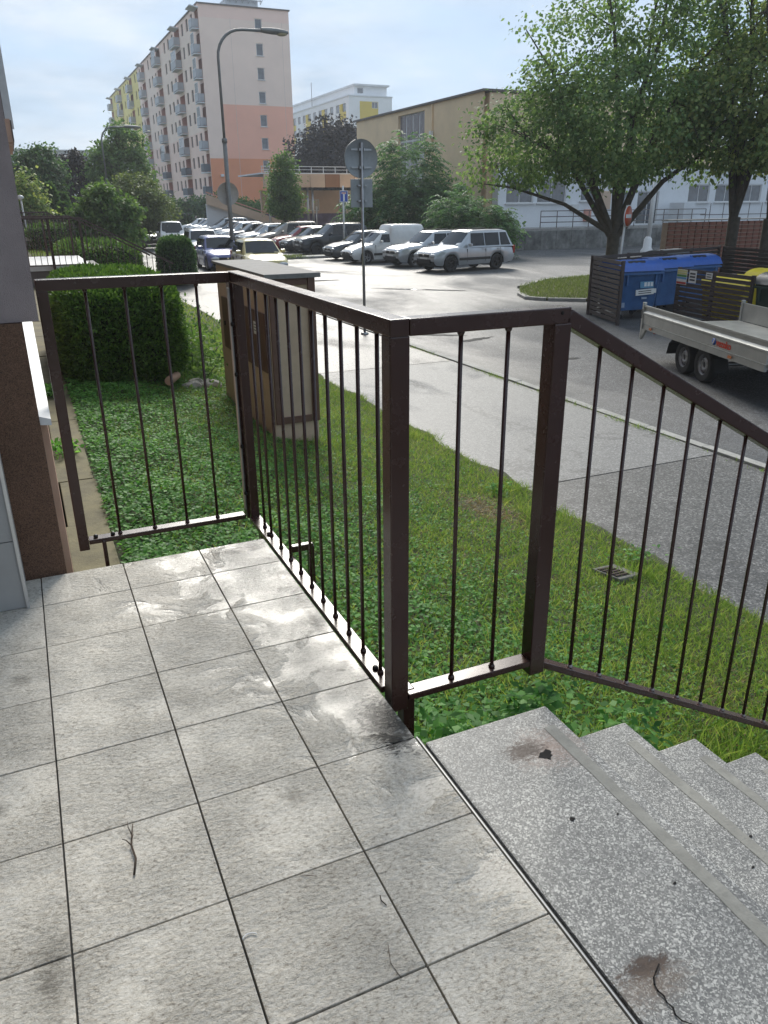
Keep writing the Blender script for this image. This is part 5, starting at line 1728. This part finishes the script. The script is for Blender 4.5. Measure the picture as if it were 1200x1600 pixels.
CAR = {}
STY = {
    # L, W, H roof, belt, clearance, wheel radius, front axle from nose, wheelbase; hood: nose height, hood height at cowl; greenhouse x (from nose): a cowl, b roof front, c roof rear, d tail base
    'suv': dict(L=4.55, W=1.79, H=1.70, belt=1.02, clr=.27, wr=.345, fo=.86, wb=2.62, nose=.86, hood=1.04, a=1.30, b=2.02, c=4.12, d=4.46, tail=1.0, wins=[(1.98, 2.75), (2.82, 3.62), (3.72, 4.25)], trim=True, rails=True, rimd=True),
    'crossover': dict(L=4.3, W=1.79, H=1.59, belt=.98, clr=.22, wr=.335, fo=.86, wb=2.6, nose=.84, hood=1.0, a=1.25, b=2.05, c=3.85, d=4.22, tail=1.0, wins=[(1.95, 2.7), (2.77, 3.5), (3.58, 3.92)], trim=True, rails=True, rimd=False),
    'hatch': dict(L=4.03, W=1.74, H=1.47, belt=.92, clr=.17, wr=.31, fo=.80, wb=2.5, nose=.72, hood=.90, a=1.05, b=1.85, c=3.55, d=3.95, tail=.95, wins=[(1.72, 2.5), (2.57, 3.25), (3.3, 3.6)], trim=False, rails=False, rimd=False),
    'wagon': dict(L=4.45, W=1.76, H=1.47, belt=.91, clr=.16, wr=.31, fo=.86, wb=2.6, nose=.70, hood=.90, a=1.25, b=2.05, c=4.0, d=4.38, tail=.95, wins=[(1.92, 2.7), (2.77, 3.5), (3.57, 4.05)], trim=False, rails=True, rimd=False),
    'mpv': dict(L=4.45, W=1.82, H=1.70, belt=1.0, clr=.17, wr=.325, fo=.90, wb=2.7, nose=.80, hood=1.02, a=1.02, b=2.05, c=4.0, d=4.38, tail=1.0, wins=[(1.85, 2.75), (2.82, 3.65), (3.72, 4.12)], trim=False, rails=True, rimd=False),
    'bigsuv': dict(L=4.65, W=1.86, H=1.74, belt=1.08, clr=.24, wr=.36, fo=.90, wb=2.75, nose=.90, hood=1.08, a=1.30, b=2.1, c=4.15, d=4.55, tail=1.05, wins=[(2.0, 2.85), (2.92, 3.75), (3.82, 4.22)], trim=True, rails=True, rimd=True),
    'van': dict(L=4.2, W=1.69, H=1.50, belt=.96, clr=.18, wr=.30, fo=.80, wb=2.6, nose=.66, hood=.92, a=1.05, b=1.72, c=2.25, d=2.45, tail=.95, wins=[(1.52, 2.12)], trim=True, rails=False, rimd=False, box=(2.16, 4.14, 1.84)),
    'dacia': dict(L=4.4, W=1.76, H=1.80, belt=1.05, clr=.19, wr=.32, fo=.85, wb=2.8, nose=.78, hood=1.02, a=1.0, b=1.75, c=4.15, d=4.35, tail=1.05, wins=[(1.62, 2.5), (2.58, 3.35), (3.45, 4.1)], trim=False, rails=True, rimd=False),
}


def car_meshes(kind):
    if kind in CAR: return CAR[kind]
    p = STY[kind]
    L, W, H, belt, clr, wr = p['L'], p['W'], p['H'], p['belt'], p['clr'], p['wr']
    ax = [p['fo'], p['fo'] + p['wb']]
    ra = wr * 1.17
    top = [(0, p['nose'] * .80), (.06, p['nose'] * .93), (.16, p['nose']), (.55, lerp(p['nose'], p['hood'], .62)), (p['a'], p['hood']), (p['a'] + .3, belt + .01), (L - .25, p['tail']), (L - .05, p['tail'] - .04), (L, p['tail'] - .12)]
    bot = [(0, clr + .20), (.10, clr + .03), (.5, clr), (L - .5, clr + .02), (L - .1, clr + .08), (L, clr + .20)]
    xs_ = set([0, .03, .07, .13, .22, .4, p['a'], p['a'] + .3, L - .4, L - .2, L - .1, L - .04, L])
    for a_ in ax:
        for k in range(15): xs_.add(a_ + ra * math.cos(math.pi * k / 14))
        xs_ |= {a_ - ra - .03, a_ + ra + .03}
    for x in np.linspace(.5, L - .5, 12): xs_.add(float(x))
    xs_ = sorted(x for x in xs_ if 0 <= x <= L)

    def hw(x):
        e0 = max(0, 1 - x / .75); e1 = max(0, 1 - (L - x) / .55)
        return W / 2 * (1 - .17 * e0 ** 2.2 - .10 * e1 ** 2.2)

    def secpts(x):
        zt, zb = pw(x, top), pw(x, bot)
        for a_ in ax:
            if abs(x - a_) <= ra + 1e-4: zb = max(zb, wr + math.sqrt(max(0, ra * ra - (x - a_) ** 2)))
        zb = min(zb, zt - .10)
        w_ = hw(x)
        sh = zt - .06
        half = [(0, zt + .025), (w_ * .5, zt + .018), (w_ * .86, zt - .004), (w_ * .955, sh), (w_ * 1.0, lerp(sh, zb, .30)), (w_ * 1.0, lerp(sh, zb, .55)), (w_ * .985, lerp(sh, zb, .85)), (w_ * .955, zb)]
        return [(-x, y, z) for y, z in half], [(-x, -y, z) for y, z in half[1:]]
    mb = MB()
    secs = []
    for x in xs_:
        a_, b_ = secpts(x)
        secs.append(a_[::-1] + b_)
    mb.loft(secs, 0)
    # underbody
    mb.box((-L / 2, 0, clr + .16), (L * .93, W * .80, .30), 1)
    for a_ in ax: mb.box((-a_, 0, wr + .1), (ra * 2.0, W * .76, wr * 1.4), 1)
    # greenhouse
    wb_, wr_ = W / 2 * .925, W / 2 * .735

    def gw(z): return lerp(wb_, wr_, min(1, max(0, (z - belt) / (H - belt))))
    roof = [(p['a'] - .02, p['hood'] - .03), (p['b'], H - .045), (p['b'] + .25, H - .008), ((p['b'] + p['c']) / 2, H), (p['c'] - .2, H - .012), (p['c'], H - .05), (p['d'], p['tail'] - .02)]
    gx = sorted(set([r[0] for r in roof]) | set(np.linspace(p['a'], p['d'], 16)))
    secs = []
    for x in gx:
        h = pw(x, roof)
        wt = gw(h)
        half = [(0, h + .022), (wt * .6, h + .012), (wt * .93, h - .012), (wt * 1.0, h - .055), (lerp(wt, gw(belt), .5), lerp(h - .055, belt - .03, .5)), (gw(belt), min(belt - .03, h))]
        half = [(y, max(z, belt - .06)) for y, z in half]
        secs.append([(-x, y, z) for y, z in half][::-1] + [(-x, -y, z) for y, z in half[1:]])
    mb.loft(secs, 0)
    if 'box' in p:      # tall rounded load box of the small van
        a_, b_, hb_ = p['box']
        secs = []
        for x, hh_, ww in [(a_, H - .02, .86), (a_ + .04, hb_ - .16, .88), (a_ + .14, hb_ - .03, .92), (a_ + .3, hb_, .93), (b_ - .3, hb_, .93), (b_ - .10, hb_ - .03, .92), (b_ - .02, hb_ - .14, .90), (b_ + .02, hb_ - .5, .92)]:
            w_ = W / 2
            half = [(0, hh_), (w_ * ww * .62, hh_ - .005), (w_ * ww * .82, hh_ - .04), (w_ * ww * .92, hh_ - .13), (w_ * ww * .975, (hh_ + belt) / 2), (w_ * .985, belt - .05)]
            secs.append([(-x, y, z) for y, z in half][::-1] + [(-x, -y, z) for y, z in half[1:]])
        mb.loft(secs, 0)
    body = mb.mesh('body', ['paint_silver', 'black'], 38, True)
    # glass
    glass = []

    def side_poly(pts, sg):
        o = .012
        vs = [(-x, sg * (gw(z) + o), z) for x, z in pts] + [(-x, sg * (gw(z) - .03), z) for x, z in pts]
        n = len(pts)
        fs = [list(range(n)), list(range(n, 2 * n))[::-1]] + [(i, (i + 1) % n, n + (i + 1) % n, n + i) for i in range(n)]
        return MB().add(vs, fs).mesh('side_window', 'car_glass', None, True)
    zt_ = H - .12; zl = belt + .035

    def roofx_front(z): return np.interp(z, [p['hood'] - .03, H - .045], [p['a'], p['b']])

    def roofx_rear(z): return np.interp(z, [p['tail'], H - .05], [p['d'], p['c']])
    for i, (xa, xb) in enumerate(p['wins']):
        pts = []
        bl_, br_ = max(xa, roofx_front(zl) + .22), xb
        tl_, tr_ = max(xa, roofx_front(zt_) + .10), xb
        if i == 0: bl_ = min(bl_, xb - .25)
        if i == len(p['wins']) - 1 and 'box' not in p: br_, tr_ = min(xb + .05, roofx_rear(zl) - .16), min(xb, roofx_rear(zt_) - .10)
        pts = [(bl_, zl), (br_, zl), (tr_, zt_), (tl_, zt_)]
        for sg in (-1, 1): glass.append(('side_window', side_poly(pts, sg)))
    # windscreen
    def screen(x0, z0, x1, z1, name):
        w0, w1 = gw(z0) * .90, gw(z1) * .90
        d = Vector((-(x1 - x0), 0, z1 - z0)).normalized()
        nn = Vector((d.z, 0, -d.x))
        if name == 'rear_window': nn = -nn
        if nn.z < 0: nn = -nn
        vs = []
        for (x, z, w_) in ((x0, z0, w0), (x1, z1, w1)):
            for y, bow in ((-w_, -.012), (-w_ * .5, .016), (0, .026), (w_ * .5, .016), (w_, -.012)):
                vs.append(Vector((-x, y, z)) + nn * (bow + .012))
        fs = [(i, i + 1, i + 6, i + 5) for i in range(4)]
        b = len(vs)
        vs += [v - nn * .04 for v in vs[:b]]
        fs += [tuple(i + 10 for i in f)[::-1] for f in list(fs)]
        return MB().add(vs, fs, smooth=True).mesh(name, 'car_glass')
    z0 = p['hood'] + .05
    glass.append(('windscreen', screen(float(roofx_front(z0)), z0, float(roofx_front(H - .10)), H - .09, 'windscreen')))
    if 'box' not in p:
        glass.append(('rear_window', screen(float(roofx_rear(p['tail'] + .12)), p['tail'] + .12, float(roofx_rear(H - .12)), H - .11, 'rear_window')))
    # details: (name, mesh, material)
    det = []
    hl = p['nose'] - .10
    for sg in (-1, 1):
        secs = []
        for y, s in ((.50, .045), (.60, .075), (.72, .088), (.84, .082), (.93, .055), (.985, .02)):
            # follow the rounded corner of the nose
            yy = W / 2 * y * .86
            xo = .0
            for x in np.linspace(0, .6, 60):
                if hw(x) * .985 >= yy:
                    xo = x; break
            zt_h = pw(max(xo, .05), top)
            zc = min(hl, zt_h - .09)
            secs.append([(-xo - .05, sg * (yy - .02), zc + s), (-xo - .0, sg * (yy + .014), zc + s * .95), (-xo + .022, sg * (yy + .016), zc), (-xo - .0, sg * (yy + .014), zc - s * .95), (-xo - .05, sg * (yy - .02), zc - s)])
        det.append(('headlight', MB().loft(secs, 0).mesh('headlight', 'lamp_lens', None, True)))
        det.append(('taillight', MB().box((-L + .06, sg * W * .43, p['tail'] - .16), (.12, .16, .34), ch=.02).mesh('taillight', 'lamp_red')))
        det.append(('mirror', MB().box((-(p['a'] + .52), sg * (W / 2 + .08), belt + .08), (.12, .20, .14), ch=.04).mesh('mirror', 'paint_silver')))
        det.append(('fog_light', MB().box((-.075, sg * W * .36, clr + .24), (.10, .20, .10), ch=.02).mesh('fog_light', 'black')))
        for k, (xa, xb) in enumerate(p['wins'][:2]):
            det.append(('door_handle', MB().box((-(xb - .1), sg * (W / 2 + .004), belt - .10), (.16, .03, .035), ch=.008).mesh('door_handle', 'paint_silver')))
        xs3 = [p['wins'][0][0] - .25] + [w3[1] + .03 for w3 in p['wins'][:2]]
        for x3 in xs3: det.append(('door_seam', MB().box((-x3, sg * (W / 2 - .010), (belt + clr) / 2 + .03), (.012, .026, belt - clr - .22)).mesh('door_seam', 'black')))
        if p['trim']: det.append(('side_trim', MB().box((-(ax[0] + p['wb'] / 2), sg * (W / 2 - .004), clr + .26), (p['wb'] - 2 * ra - .04, .03, .11), ch=.01).mesh('side_trim', 'black')))
        if p['rails']: det.append(('roof_rail', MB().box((-(p['b'] + p['c']) / 2, sg * (wr_ * .93), H + .035), ((p['c'] - p['b']) * .86, .035, .035), ch=.01).mesh('roof_rail', 'black')))
    det.append(('grille', MB().box((-.02, 0, p['nose'] - .17), (.07, W * .44, .13), ch=.02).mesh('grille', 'black')))
    det.append(('badge', MB().lathe([(0, .006), (.045, .004), (.05, 0)], 14, axis='x').mesh('badge', 'chrome')))
    det.append(('bumper_insert', MB().box((-.03, 0, clr + .20), (.10, W * .56, .16), ch=.02).mesh('bumper_insert', 'black')))
    det.append(('number_plate', MB().box((.004, 0, clr + .30), (.02, .52, .11)).mesh('number_plate', 'paper')))
    det.append(('wiper', MB().box((-(p['a'] + .08), .1, p['hood'] + .055), (.03, W * .6, .02), ry=-.3).mesh('wiper', 'black')))
    # wheel
    wm_ = MB().lathe([(wr * .62, -.10), (wr * .90, -.105), (wr * .98, -.08), (wr, -.03), (wr, .03), (wr * .98, .08), (wr * .90, .105), (wr * .62, .10)], 28, axis='y').mesh('tyre', 'rubber', 40)
    rm = MB()
    for sg in (-1, 1):
        rm.lathe([(0, sg * .050), (wr * .16, sg * .060), (wr * .20, sg * .030)], 16, axis='y')
        rm.lathe([(wr * .54, sg * .03), (wr * .56, sg * .085), (wr * .63, sg * .098), (wr * .65, sg * .08)], 28, axis='y')
        for k in range(5):
            an = 2 * math.pi * k / 5
            rm.box((wr * .37 * math.cos(an), sg * .052, wr * .37 * math.sin(an)), (wr * .40, .03, wr * .16), ry=-an)
    rm.lathe([(0, 0), (wr * .56, 0)], 20, axis='y', mi=1)
    rim = rm.mesh('rim', ['rim', 'rim_dark'])
    CAR[kind] = dict(p=p, body=body, glass=glass, det=det, tyre=wm_, rim=rim, ax=ax)
    return CAR[kind]


def car(kind, paint, nose, heading, label, group, full=True):
    """nose = point on the ground under the front bumper, heading = direction the car faces (radians from +X)"""
    c = car_meshes(kind)
    p = c['p']
    o_ = thing('parked_car' if kind != 'van' else 'parked_van', label, 'car' if kind != 'van' else 'van', (nose[0], nose[1], ZR + .004), heading, group)
    pm_ = 'paint_' + paint
    link('body', c['body'], o_, m=pm_)
    for nm, me in c['glass']: link(nm, me, o_)
    for nm, me in c['det']:
        if not full and nm in ('door_handle', 'badge', 'fog_light', 'wiper', 'door_seam'): continue
        d_ = link(nm, me, o_)
        if nm in ('mirror', 'door_handle'):
            d_.material_slots[0].link = 'OBJECT'; d_.material_slots[0].material = mat(pm_)
        if nm == 'badge': d_.location = (.022, 0, p['nose'] - .16)
    for a_ in c['ax']:
        for sg in (-1, 1):
            w_ = link('wheel', c['tyre'], o_, (-a_, sg * (p['W'] / 2 - .115), p['wr'] - .004))
            w_.rotation_euler = (0, random.uniform(0, 1.2), 0)
            r_ = link('rim', c['rim'], w_, (0, 0, 0))
            if p['rimd']:
                r_.material_slots[0].link = 'OBJECT'; r_.material_slots[0].material = mat('rim_dark')
    return o_


GR = 'cars in the perpendicular parking row'
PI = math.pi
car('suv', 'silver', (16.15, 31.6), PI + .16, 'silver boxy off-road car, nearest of the perpendicular row', GR)
car('crossover', 'silver', (16.1, 35.0), PI + .10, 'silver crossover with dark grille between the boxy silver car and the white van', GR)
car('van', 'white', (15.15, 38.3), PI + .04, 'small white delivery van with tall rounded load box', GR)
car('hatch', 'darkgrey', (15.2, 41.1), PI + .04, 'dark grey hatchback beside the white van', GR)
car('bigsuv', 'navy', (15.25, 46.5), PI + .03, 'large black-blue off-road car beyond the kerbed island', GR)
car('hatch', 'black', (15.2, 49.2), PI + .03, 'black hatchback almost hidden behind the large dark off-road car', GR)
car('hatch', 'red', (15.3, 51.8), PI, 'bright red hatchback in the perpendicular row', GR)
car('mpv', 'beige', (15.1, 54.6), PI, 'beige people carrier beside the red hatchback', GR)
rest = [('hatch', 'silver', 'silver hatchback just beyond the beige people carrier'), ('wagon', 'grey', 'grey estate, second beyond the beige people carrier'), ('wagon', 'darkgrey', 'dark estate, third beyond the beige people carrier'),
        ('hatch', 'silver', 'silver hatchback, fourth beyond the beige people carrier'), ('wagon', 'bluegrey', 'blue-grey estate, fifth beyond the beige people carrier'), ('hatch', 'grey', 'grey hatchback near the middle of the far row'),
        ('mpv', 'silver', 'silver people carrier past the middle of the far row'), ('wagon', 'black', 'black estate towards the end of the far row'), ('hatch', 'silver', 'silver hatchback, fourth from the end of the far row'),
        ('wagon', 'silver', 'silver estate, third from the end of the far row'), ('wagon', 'bluegrey', 'blue car, second from the far end of the row'), ('hatch', 'white', 'white car at the far end of the perpendicular row')]
for i, (k, c_, lab) in enumerate(rest):
    car(k, c_, (15.0 + .13 * i + random.uniform(-.3, .3), 57.6 + 2.9 * i), PI + random.uniform(-.03, .03), lab, GR, False)
GL = 'cars parked in line along the road edge'
HD = -PI / 2
car('hatch', 'yellow', (9.2, 31.6), HD - .05, 'pale yellow car, nearest of the line, behind the utility cabinet', GL)
car('hatch', 'blue', (8.6, 36.3), HD - .04, 'blue hatchback left of the lamp post', GL)
car('crossover', 'silver', (9.15, 42.6), HD - .06, 'silver estate car with roof rails behind the blue hatchback', GL)
car('dacia', 'white', (9.6, 55.0), HD - .08, 'tall white car behind the round shrub', GL)
car('hatch', 'darkgrey', (9.4, 61.5), HD, 'dark small car left of the tall white car', GL)
car('hatch', 'red', (9.7, 70.0), HD, 'small red car farthest back in the left line', GL)
car('wagon', 'white', (8.6, 80.0), HD, 'white car half hidden behind the bush tree at left', GL, False)
car('suv', 'beige', (11.2, 93), PI, 'beige car crossing beyond the end of the left line', GL, False)
car('wagon', 'navy', (34.6, 34.7), HD - .75, 'dark car between the pale pole and the brick wall', 'cars by the low building')

# ================================================================== trailer
tr = thing('flatbed_trailer', 'silver aluminium flatbed trailer with two axles standing at the kerb', 'trailer', (11.63, 11.38, ZR), R(-90 - 18))
# local x = along the trailer away from its tail, local y: + = left ... camera side is -y
LT, WT, ZB, HBD = 4.2, 1.95, .68, .33


def board(name, y, flip, L_=LT):
    prof = [(0, 0), (.03, .0), (.03, .155), (.040, .17), (.040, .195), (.028, .21), (.012, .235), (.012, .288), (.034, .30), (.034, HBD), (0, HBD)]
    mb = MB().prism([(flip * a, b) for a, b in prof], 'x', .03, L_)
    o_ = mb.build(name, 'trailer_alu', tr, 25, True)
    o_.location = (0, y, ZB)
    return o_


nb = board('side_board', -WT / 2, -1)
fb_ = board('side_board', WT / 2, 1)
bx('deck', (LT / 2, 0, ZB - .03), (LT, WT - .04, .05), 'trailer_alu', tr)
for y, sg in ((-WT / 2 - .012, -1), (WT / 2 + .012, 1)):
    cp = bx('corner_post', (.015, y, ZB + .05), (.06, .06, .66), 'trailer_alu', tr, ch=.006)
    bx('latch_slot', (0, sg * .031, .12), (.018, .004, .17), 'black', cp)
    bx('frame_rail', (LT / 2, y * .985, ZB - .065), (LT - .1, .045, .10), 'trailer_alu', tr)
    MB().prism([(0.0, .0), (.20, 0), (.02, -.20), (0, -.20)], 'y', -.025, .025).build('corner_gusset', 'trailer_alu', tr).location = (.0, y, ZB - .11)
bx('front_board', (LT - .02, 0, ZB + HBD / 2), (.03, WT - .1, HBD), 'trailer_alu', tr)
for k in range(4): bx('cross_member', (.5 + k * 1.1, 0, ZB - .11), (.06, WT - .2, .10), 'galv', tr)
for x in (1.50, 2.20): MB().tube([(x, -.8, .29), (x, .8, .29)], .04, 8).build('axle', 'galv', tr)
tyre = MB().lathe([(.165, -.075), (.20, -.085), (.27, -.085), (.288, -.06), (.292, 0), (.288, .06), (.27, .085), (.20, .085), (.165, .075)], 30, axis='y').mesh('tyre', 'rubber', 40)
rmb = MB()
rmb.lathe([(.05, -.03), (.055, -.055), (.11, -.045), (.125, -.02), (.14, -.01)], 24, axis='y', mi=0)
rmb.lathe([(.14, -.01), (.155, -.05), (.172, -.078), (.178, -.07)], 24, axis='y', mi=0)
rmb.lathe([(0, -.035), (.05, -.035)], 16, axis='y', mi=1)
for k in range(12):
    an = 2 * math.pi * k / 12
    rmb.box((.128 * math.cos(an), -.034, .128 * math.sin(an)), (.016, .008, .022), 1, ry=-an)
for k in range(4):
    an = 2 * math.pi * k / 4 + .4
    rmb.box((.085 * math.cos(an), -.058, .085 * math.sin(an)), (.02, .02, .02), 0)
rmb.lathe([(0, .01), (.17, .01)], 20, axis='y', mi=1)
trim_ = rmb.mesh('rim', ['rim', 'rim_dark'])
for x in (1.50, 2.20):
    for y, fl in ((-.78, 0), (.78, PI)):
        w_ = link('wheel', tyre, tr, (x, y, .290)); w_.rotation_euler = (0, 0, fl)
        link('rim', trim_, w_)
for y in (-.80, .80):
    pts = [(.98, .26), (1.04, .46), (1.22, .595), (2.48, .595), (2.66, .46), (2.72, .26)]
    vs, fs = [], []
    for (x, z) in pts: vs += [(x, y - .12, z), (x, y + .12, z)]
    for i in range(len(pts) - 1): fs.append((2 * i, 2 * i + 1, 2 * i + 3, 2 * i + 2))
    MB().add(vs, fs).build('mudguard', 'black', tr)
for x in (.42, 3.25): bx('side_marker', (x, -WT / 2 - .04, ZB - .065), (.10, .012, .04), 'lamp_amber', tr)
bx('rear_light', (.02, -.6, ZB - .16), (.04, .3, .12), 'lamp_red', tr)
bx('drawbar', (LT + .7, 0, ZB - .22), (1.6, .1, .1), 'galv', tr)
bx('jack_wheel_arm', (LT + .6, .0, .35), (.06, .06, .7), 'galv', tr)
# maker's lettering on the side board
me = text_mesh('vezeko', .155, .004)
me.materials.clear(); me.materials.append(mat('red_print'))
lt = link('lettering', me, tr)
lt.matrix_local = Matrix.Translation((2.80, -WT / 2 - .034, ZB + .035)) @ Matrix.Rotation(R(90), 4, 'X')
lg_ = MB().lathe([(0, .0), (.055, .0), (.055, .004), (0, .004)], 22, axis='y').build('logo_ball', 'blue_print', tr)
lg_.location = (2.725, -WT / 2 - .036, ZB + .085)
for k in range(3):
    bx('logo_figure', (-.012 + .012 * k, -.004, -.01 + .016 * k), (.022, .003, .05), 'paper', lg_, ry=.5)

# ================================================================== bins and slatted enclosure
def bin1100(label, loc, rz, body, lid, group='wheeled waste containers', stickers=False):
    b_ = thing('waste_container', label, 'bin', loc, rz, group)
    W_, D_ = 1.26, .96
    secs = []
    for z, s in ((.24, .86), (.40, .90), (1.10, .99), (1.14, 1.03), (1.22, 1.03)):
        w_, d_ = W_ / 2 * s, D_ / 2 * s
        r_ = .05
        secs.append([(w_ - r_, -d_, z), (w_, -d_ + r_, z), (w_, d_ - r_, z), (w_ - r_, d_, z), (-w_ + r_, d_, z), (-w_, d_ - r_, z), (-w_, -d_ + r_, z), (-w_ + r_, -d_, z), (w_ - r_, -d_, z)])
    MB().loft(secs, 0).build('body', body, b_, 30, True)
    # ribbed domed lid
    secs = []
    for x in np.linspace(-W_ / 2 - .03, W_ / 2 + .03, 17):
        rib = .012 if abs(((x + .7) / .21) % 1 - .5) < .2 else 0
        secs.append([(x, -D_ / 2 - .05 + 0, 1.20)] + [(x, -D_ / 2 * .98 * math.cos(a) - .01, 1.22 + (.22 + rib) * math.sin(a) ** .75) for a in np.linspace(.15, math.pi - .05, 11)] + [(x, D_ / 2 + .03, 1.20)])
    ld = MB().loft(secs, 0).build('lid', lid, b_, 35, True)
    bx('lid_slot', (-.06, -.30, 1.383), (.56, .13, .06), 'black', ld, rx=.62, ch=.02)
    bx('lid_slot_rim', (-.06, -.32, 1.372), (.64, .20, .05), lid, ld, rx=.62, ch=.015)
    bx('front_lip', (0, -D_ / 2 - .02, 1.13), (W_ + .05, .05, .05), body, b_, ch=.01)
    for sg in (-1, 1):
        MB().tube([(sg * W_ * .505, 0, 1.05), (sg * W_ * .56, 0, 1.05)], .03, 8).build('trunnion', 'galv', b_)
        bx('gusset', (sg * .44, -D_ / 2 - .005, .98), (.05, .07, .26), body, b_, ch=.015)
        for y in (-.34, .34):
            w_ = MB().lathe([(0, -.025), (.09, -.025), (.10, -.015), (.10, .015), (.09, .025), (0, .025)], 14, axis='y').build('castor', 'rubber', b_)
            w_.location = (sg * .46, y, .10); w_.rotation_euler = (0, 0, .4)
            bx('fork', (0, 0, .10), (.05, .07, .12), 'galv', w_)
    if stickers:
        s1 = bx('sticker', (.20, -D_ / 2 + .008, .86), (.42, .006, .16), 'sticker_blue', b_, rx=-.055)
        for q in range(3): bx('print_block', (-.05 + .10 * q, -.004, .01), (.075, .002, .10), 'paper', s1)
        s2 = bx('sticker', (.16, -D_ / 2 + .014, .68), (.56, .006, .14), 'paper', b_, rx=-.055, ry=-.04)
        for q in range(2): bx('print_line', (0, -.004, .025 - .05 * q), (.40, .002, .02), 'bin_grey', s2)
        s3 = bx('sticker', (.47, -D_ / 2 + .016, .70), (.09, .006, .11), 'paper', b_, rx=-.055)
        s4 = bx('sticker', (.16, -D_ / 2 + .018, .53), (.16, .004, .05), 'sticker_pale', b_, rx=-.055)
        bx('sticker', (-.46, -D_ / 2 + .035, .38), (.09, .006, .12), 'sticker_pale', b_, rx=-.055)
    return b_


M('sticker_blue', (0.10, 0.28, 0.45), .4, 0, .1)
M('sticker_pale', (0.30, 0.38, 0.50), .4, 0, .1)
bin1100('blue paper container with stickers, at the open end of the slatted enclosure', (14.30, 16.3, ZR), -.05, 'bin_blue', 'bin_lid', stickers=True)
bin1100('second blue container, middle of the row along the back fence', (15.75, 16.75, ZR), .08, 'bin_blue', 'bin_lid')
bin1100('third blue container with dark lid slot, at the right end of the back row', (17.15, 17.1, ZR), .08, 'bin_blue', 'bin_lid')
bin1100('yellow container behind the slatted panel with notices', (15.25, 13.7, ZR), PI / 2, 'bin_yellow', 'bin_yellow').scale = (1, 1, .84)
bin1100('second yellow container, right of the panel end', (15.95, 13.1, ZR), PI / 2, 'bin_yellow', 'bin_yellow').scale = (1, 1, .93)
bin1100('dark green container with grey lid at the right picture edge', (14.55, 11.55, ZR), -PI / 2 - .1, 'bin_green', 'bin_grey')
bin1100('black container with ribbed grey lid behind the back fence', (18.3, 19.3, ZR), .3, 'bin_grey', 'bin_grey')


def slat_panel(label, a, b, ztop, n, posts, grp='slatted bin enclosure panels', name='slatted_fence'):
    a, b = Vector(a), Vector(b)
    L_ = (b - a).length
    f_ = thing(name, label, 'fence', (a.x, a.y, ZR), math.atan2(b.y - a.y, b.x - a.x), grp)
    H_ = ztop - ZR
    ph = (H_ - .04) / n
    sm_ = MB().box((0, 0, 0), (L_, .022, ph * .74), ch=.003).mesh('slat', 'slat')
    for k in range(n):
        s_ = link('slat', sm_, f_, (L_ / 2, random.uniform(-.004, .004), .05 + ph * (k + .5)))
        s_.rotation_euler = (random.uniform(-.02, .02), random.uniform(-.002, .002), 0)
    for k in range(posts):
        bx('post', (L_ * k / (posts - 1) if posts > 1 else 0, .045, H_ / 2), (.07, .07, H_ + .02), 'slat', f_, ch=.004)
    return f_


slat_panel('left side panel of dark horizontal slats, facing the street', (13.75, 17.1), (13.1, 15.25), .11, 13, 2)
slat_panel('long back fence of dark slats behind the blue containers', (13.8, 17.15), (20.1, 18.9), .11, 13, 5)
slat_panel('far right return of the slatted enclosure under the linden trunks', (20.1, 18.8), (19.4, 14.6), .11, 13, 3)
fp = slat_panel('front slatted panel with coloured poster and notices before the yellow containers', (14.42, 14.75), (14.05, 12.25), -.05, 12, 3)
Hf = -.05 - ZR
M('poster_g', (0.10, 0.30, 0.08), .6); M('poster_y', (0.62, 0.58, 0.25), .6); M('poster_b', (0.15, 0.35, 0.60), .6); M('poster_r', (0.45, 0.06, 0.05), .6)
po = bx('poster', (.20, -.024, Hf - .20), (.38, .006, .34), 'paper', fp)
for k, m_ in enumerate(('poster_y', 'poster_y', 'poster_g', 'poster_b', 'paper', 'poster_r')):
    bx('poster_band', (0, -.005, .135 - .054 * k), (.36, .003, .046), m_, po)
no = bx('notice', (.60, -.024, Hf - .17), (.27, .006, .28), 'paper', fp)
for k in range(3): bx('print_line', (0, -.005, .07 - .07 * k), (.19, .003, .035), 'ink', no)
n2 = bx('notice', (1.18, -.024, Hf - .10), (.22, .006, .13), 'paper', fp)
for k in range(2): bx('print_line', (0, -.005, .025 - .05 * k), (.16, .003, .018), 'bin_grey', n2)

# ================================================================== humid air after the rain
hz = MB().box((150, 325, 15.5), (920, 970, 36)).build('haze', 'white')
hm = bpy.data.materials.new('humid_air')
hm.use_nodes = True
hm.node_tree.nodes.clear()
ho = hm.node_tree.nodes.new('ShaderNodeOutputMaterial')
hv = hm.node_tree.nodes.new('ShaderNodeVolumePrincipled')
hv.inputs['Color'].default_value = (0.90, 0.94, 1.0, 1)
hv.inputs['Density'].default_value = 0.0008
hv.inputs['Anisotropy'].default_value = 0.25
hm.node_tree.links.new(hv.outputs[0], ho.inputs['Volume'])
hz.data.materials.clear()
hz.data.materials.append(hm)
stuff(hz)
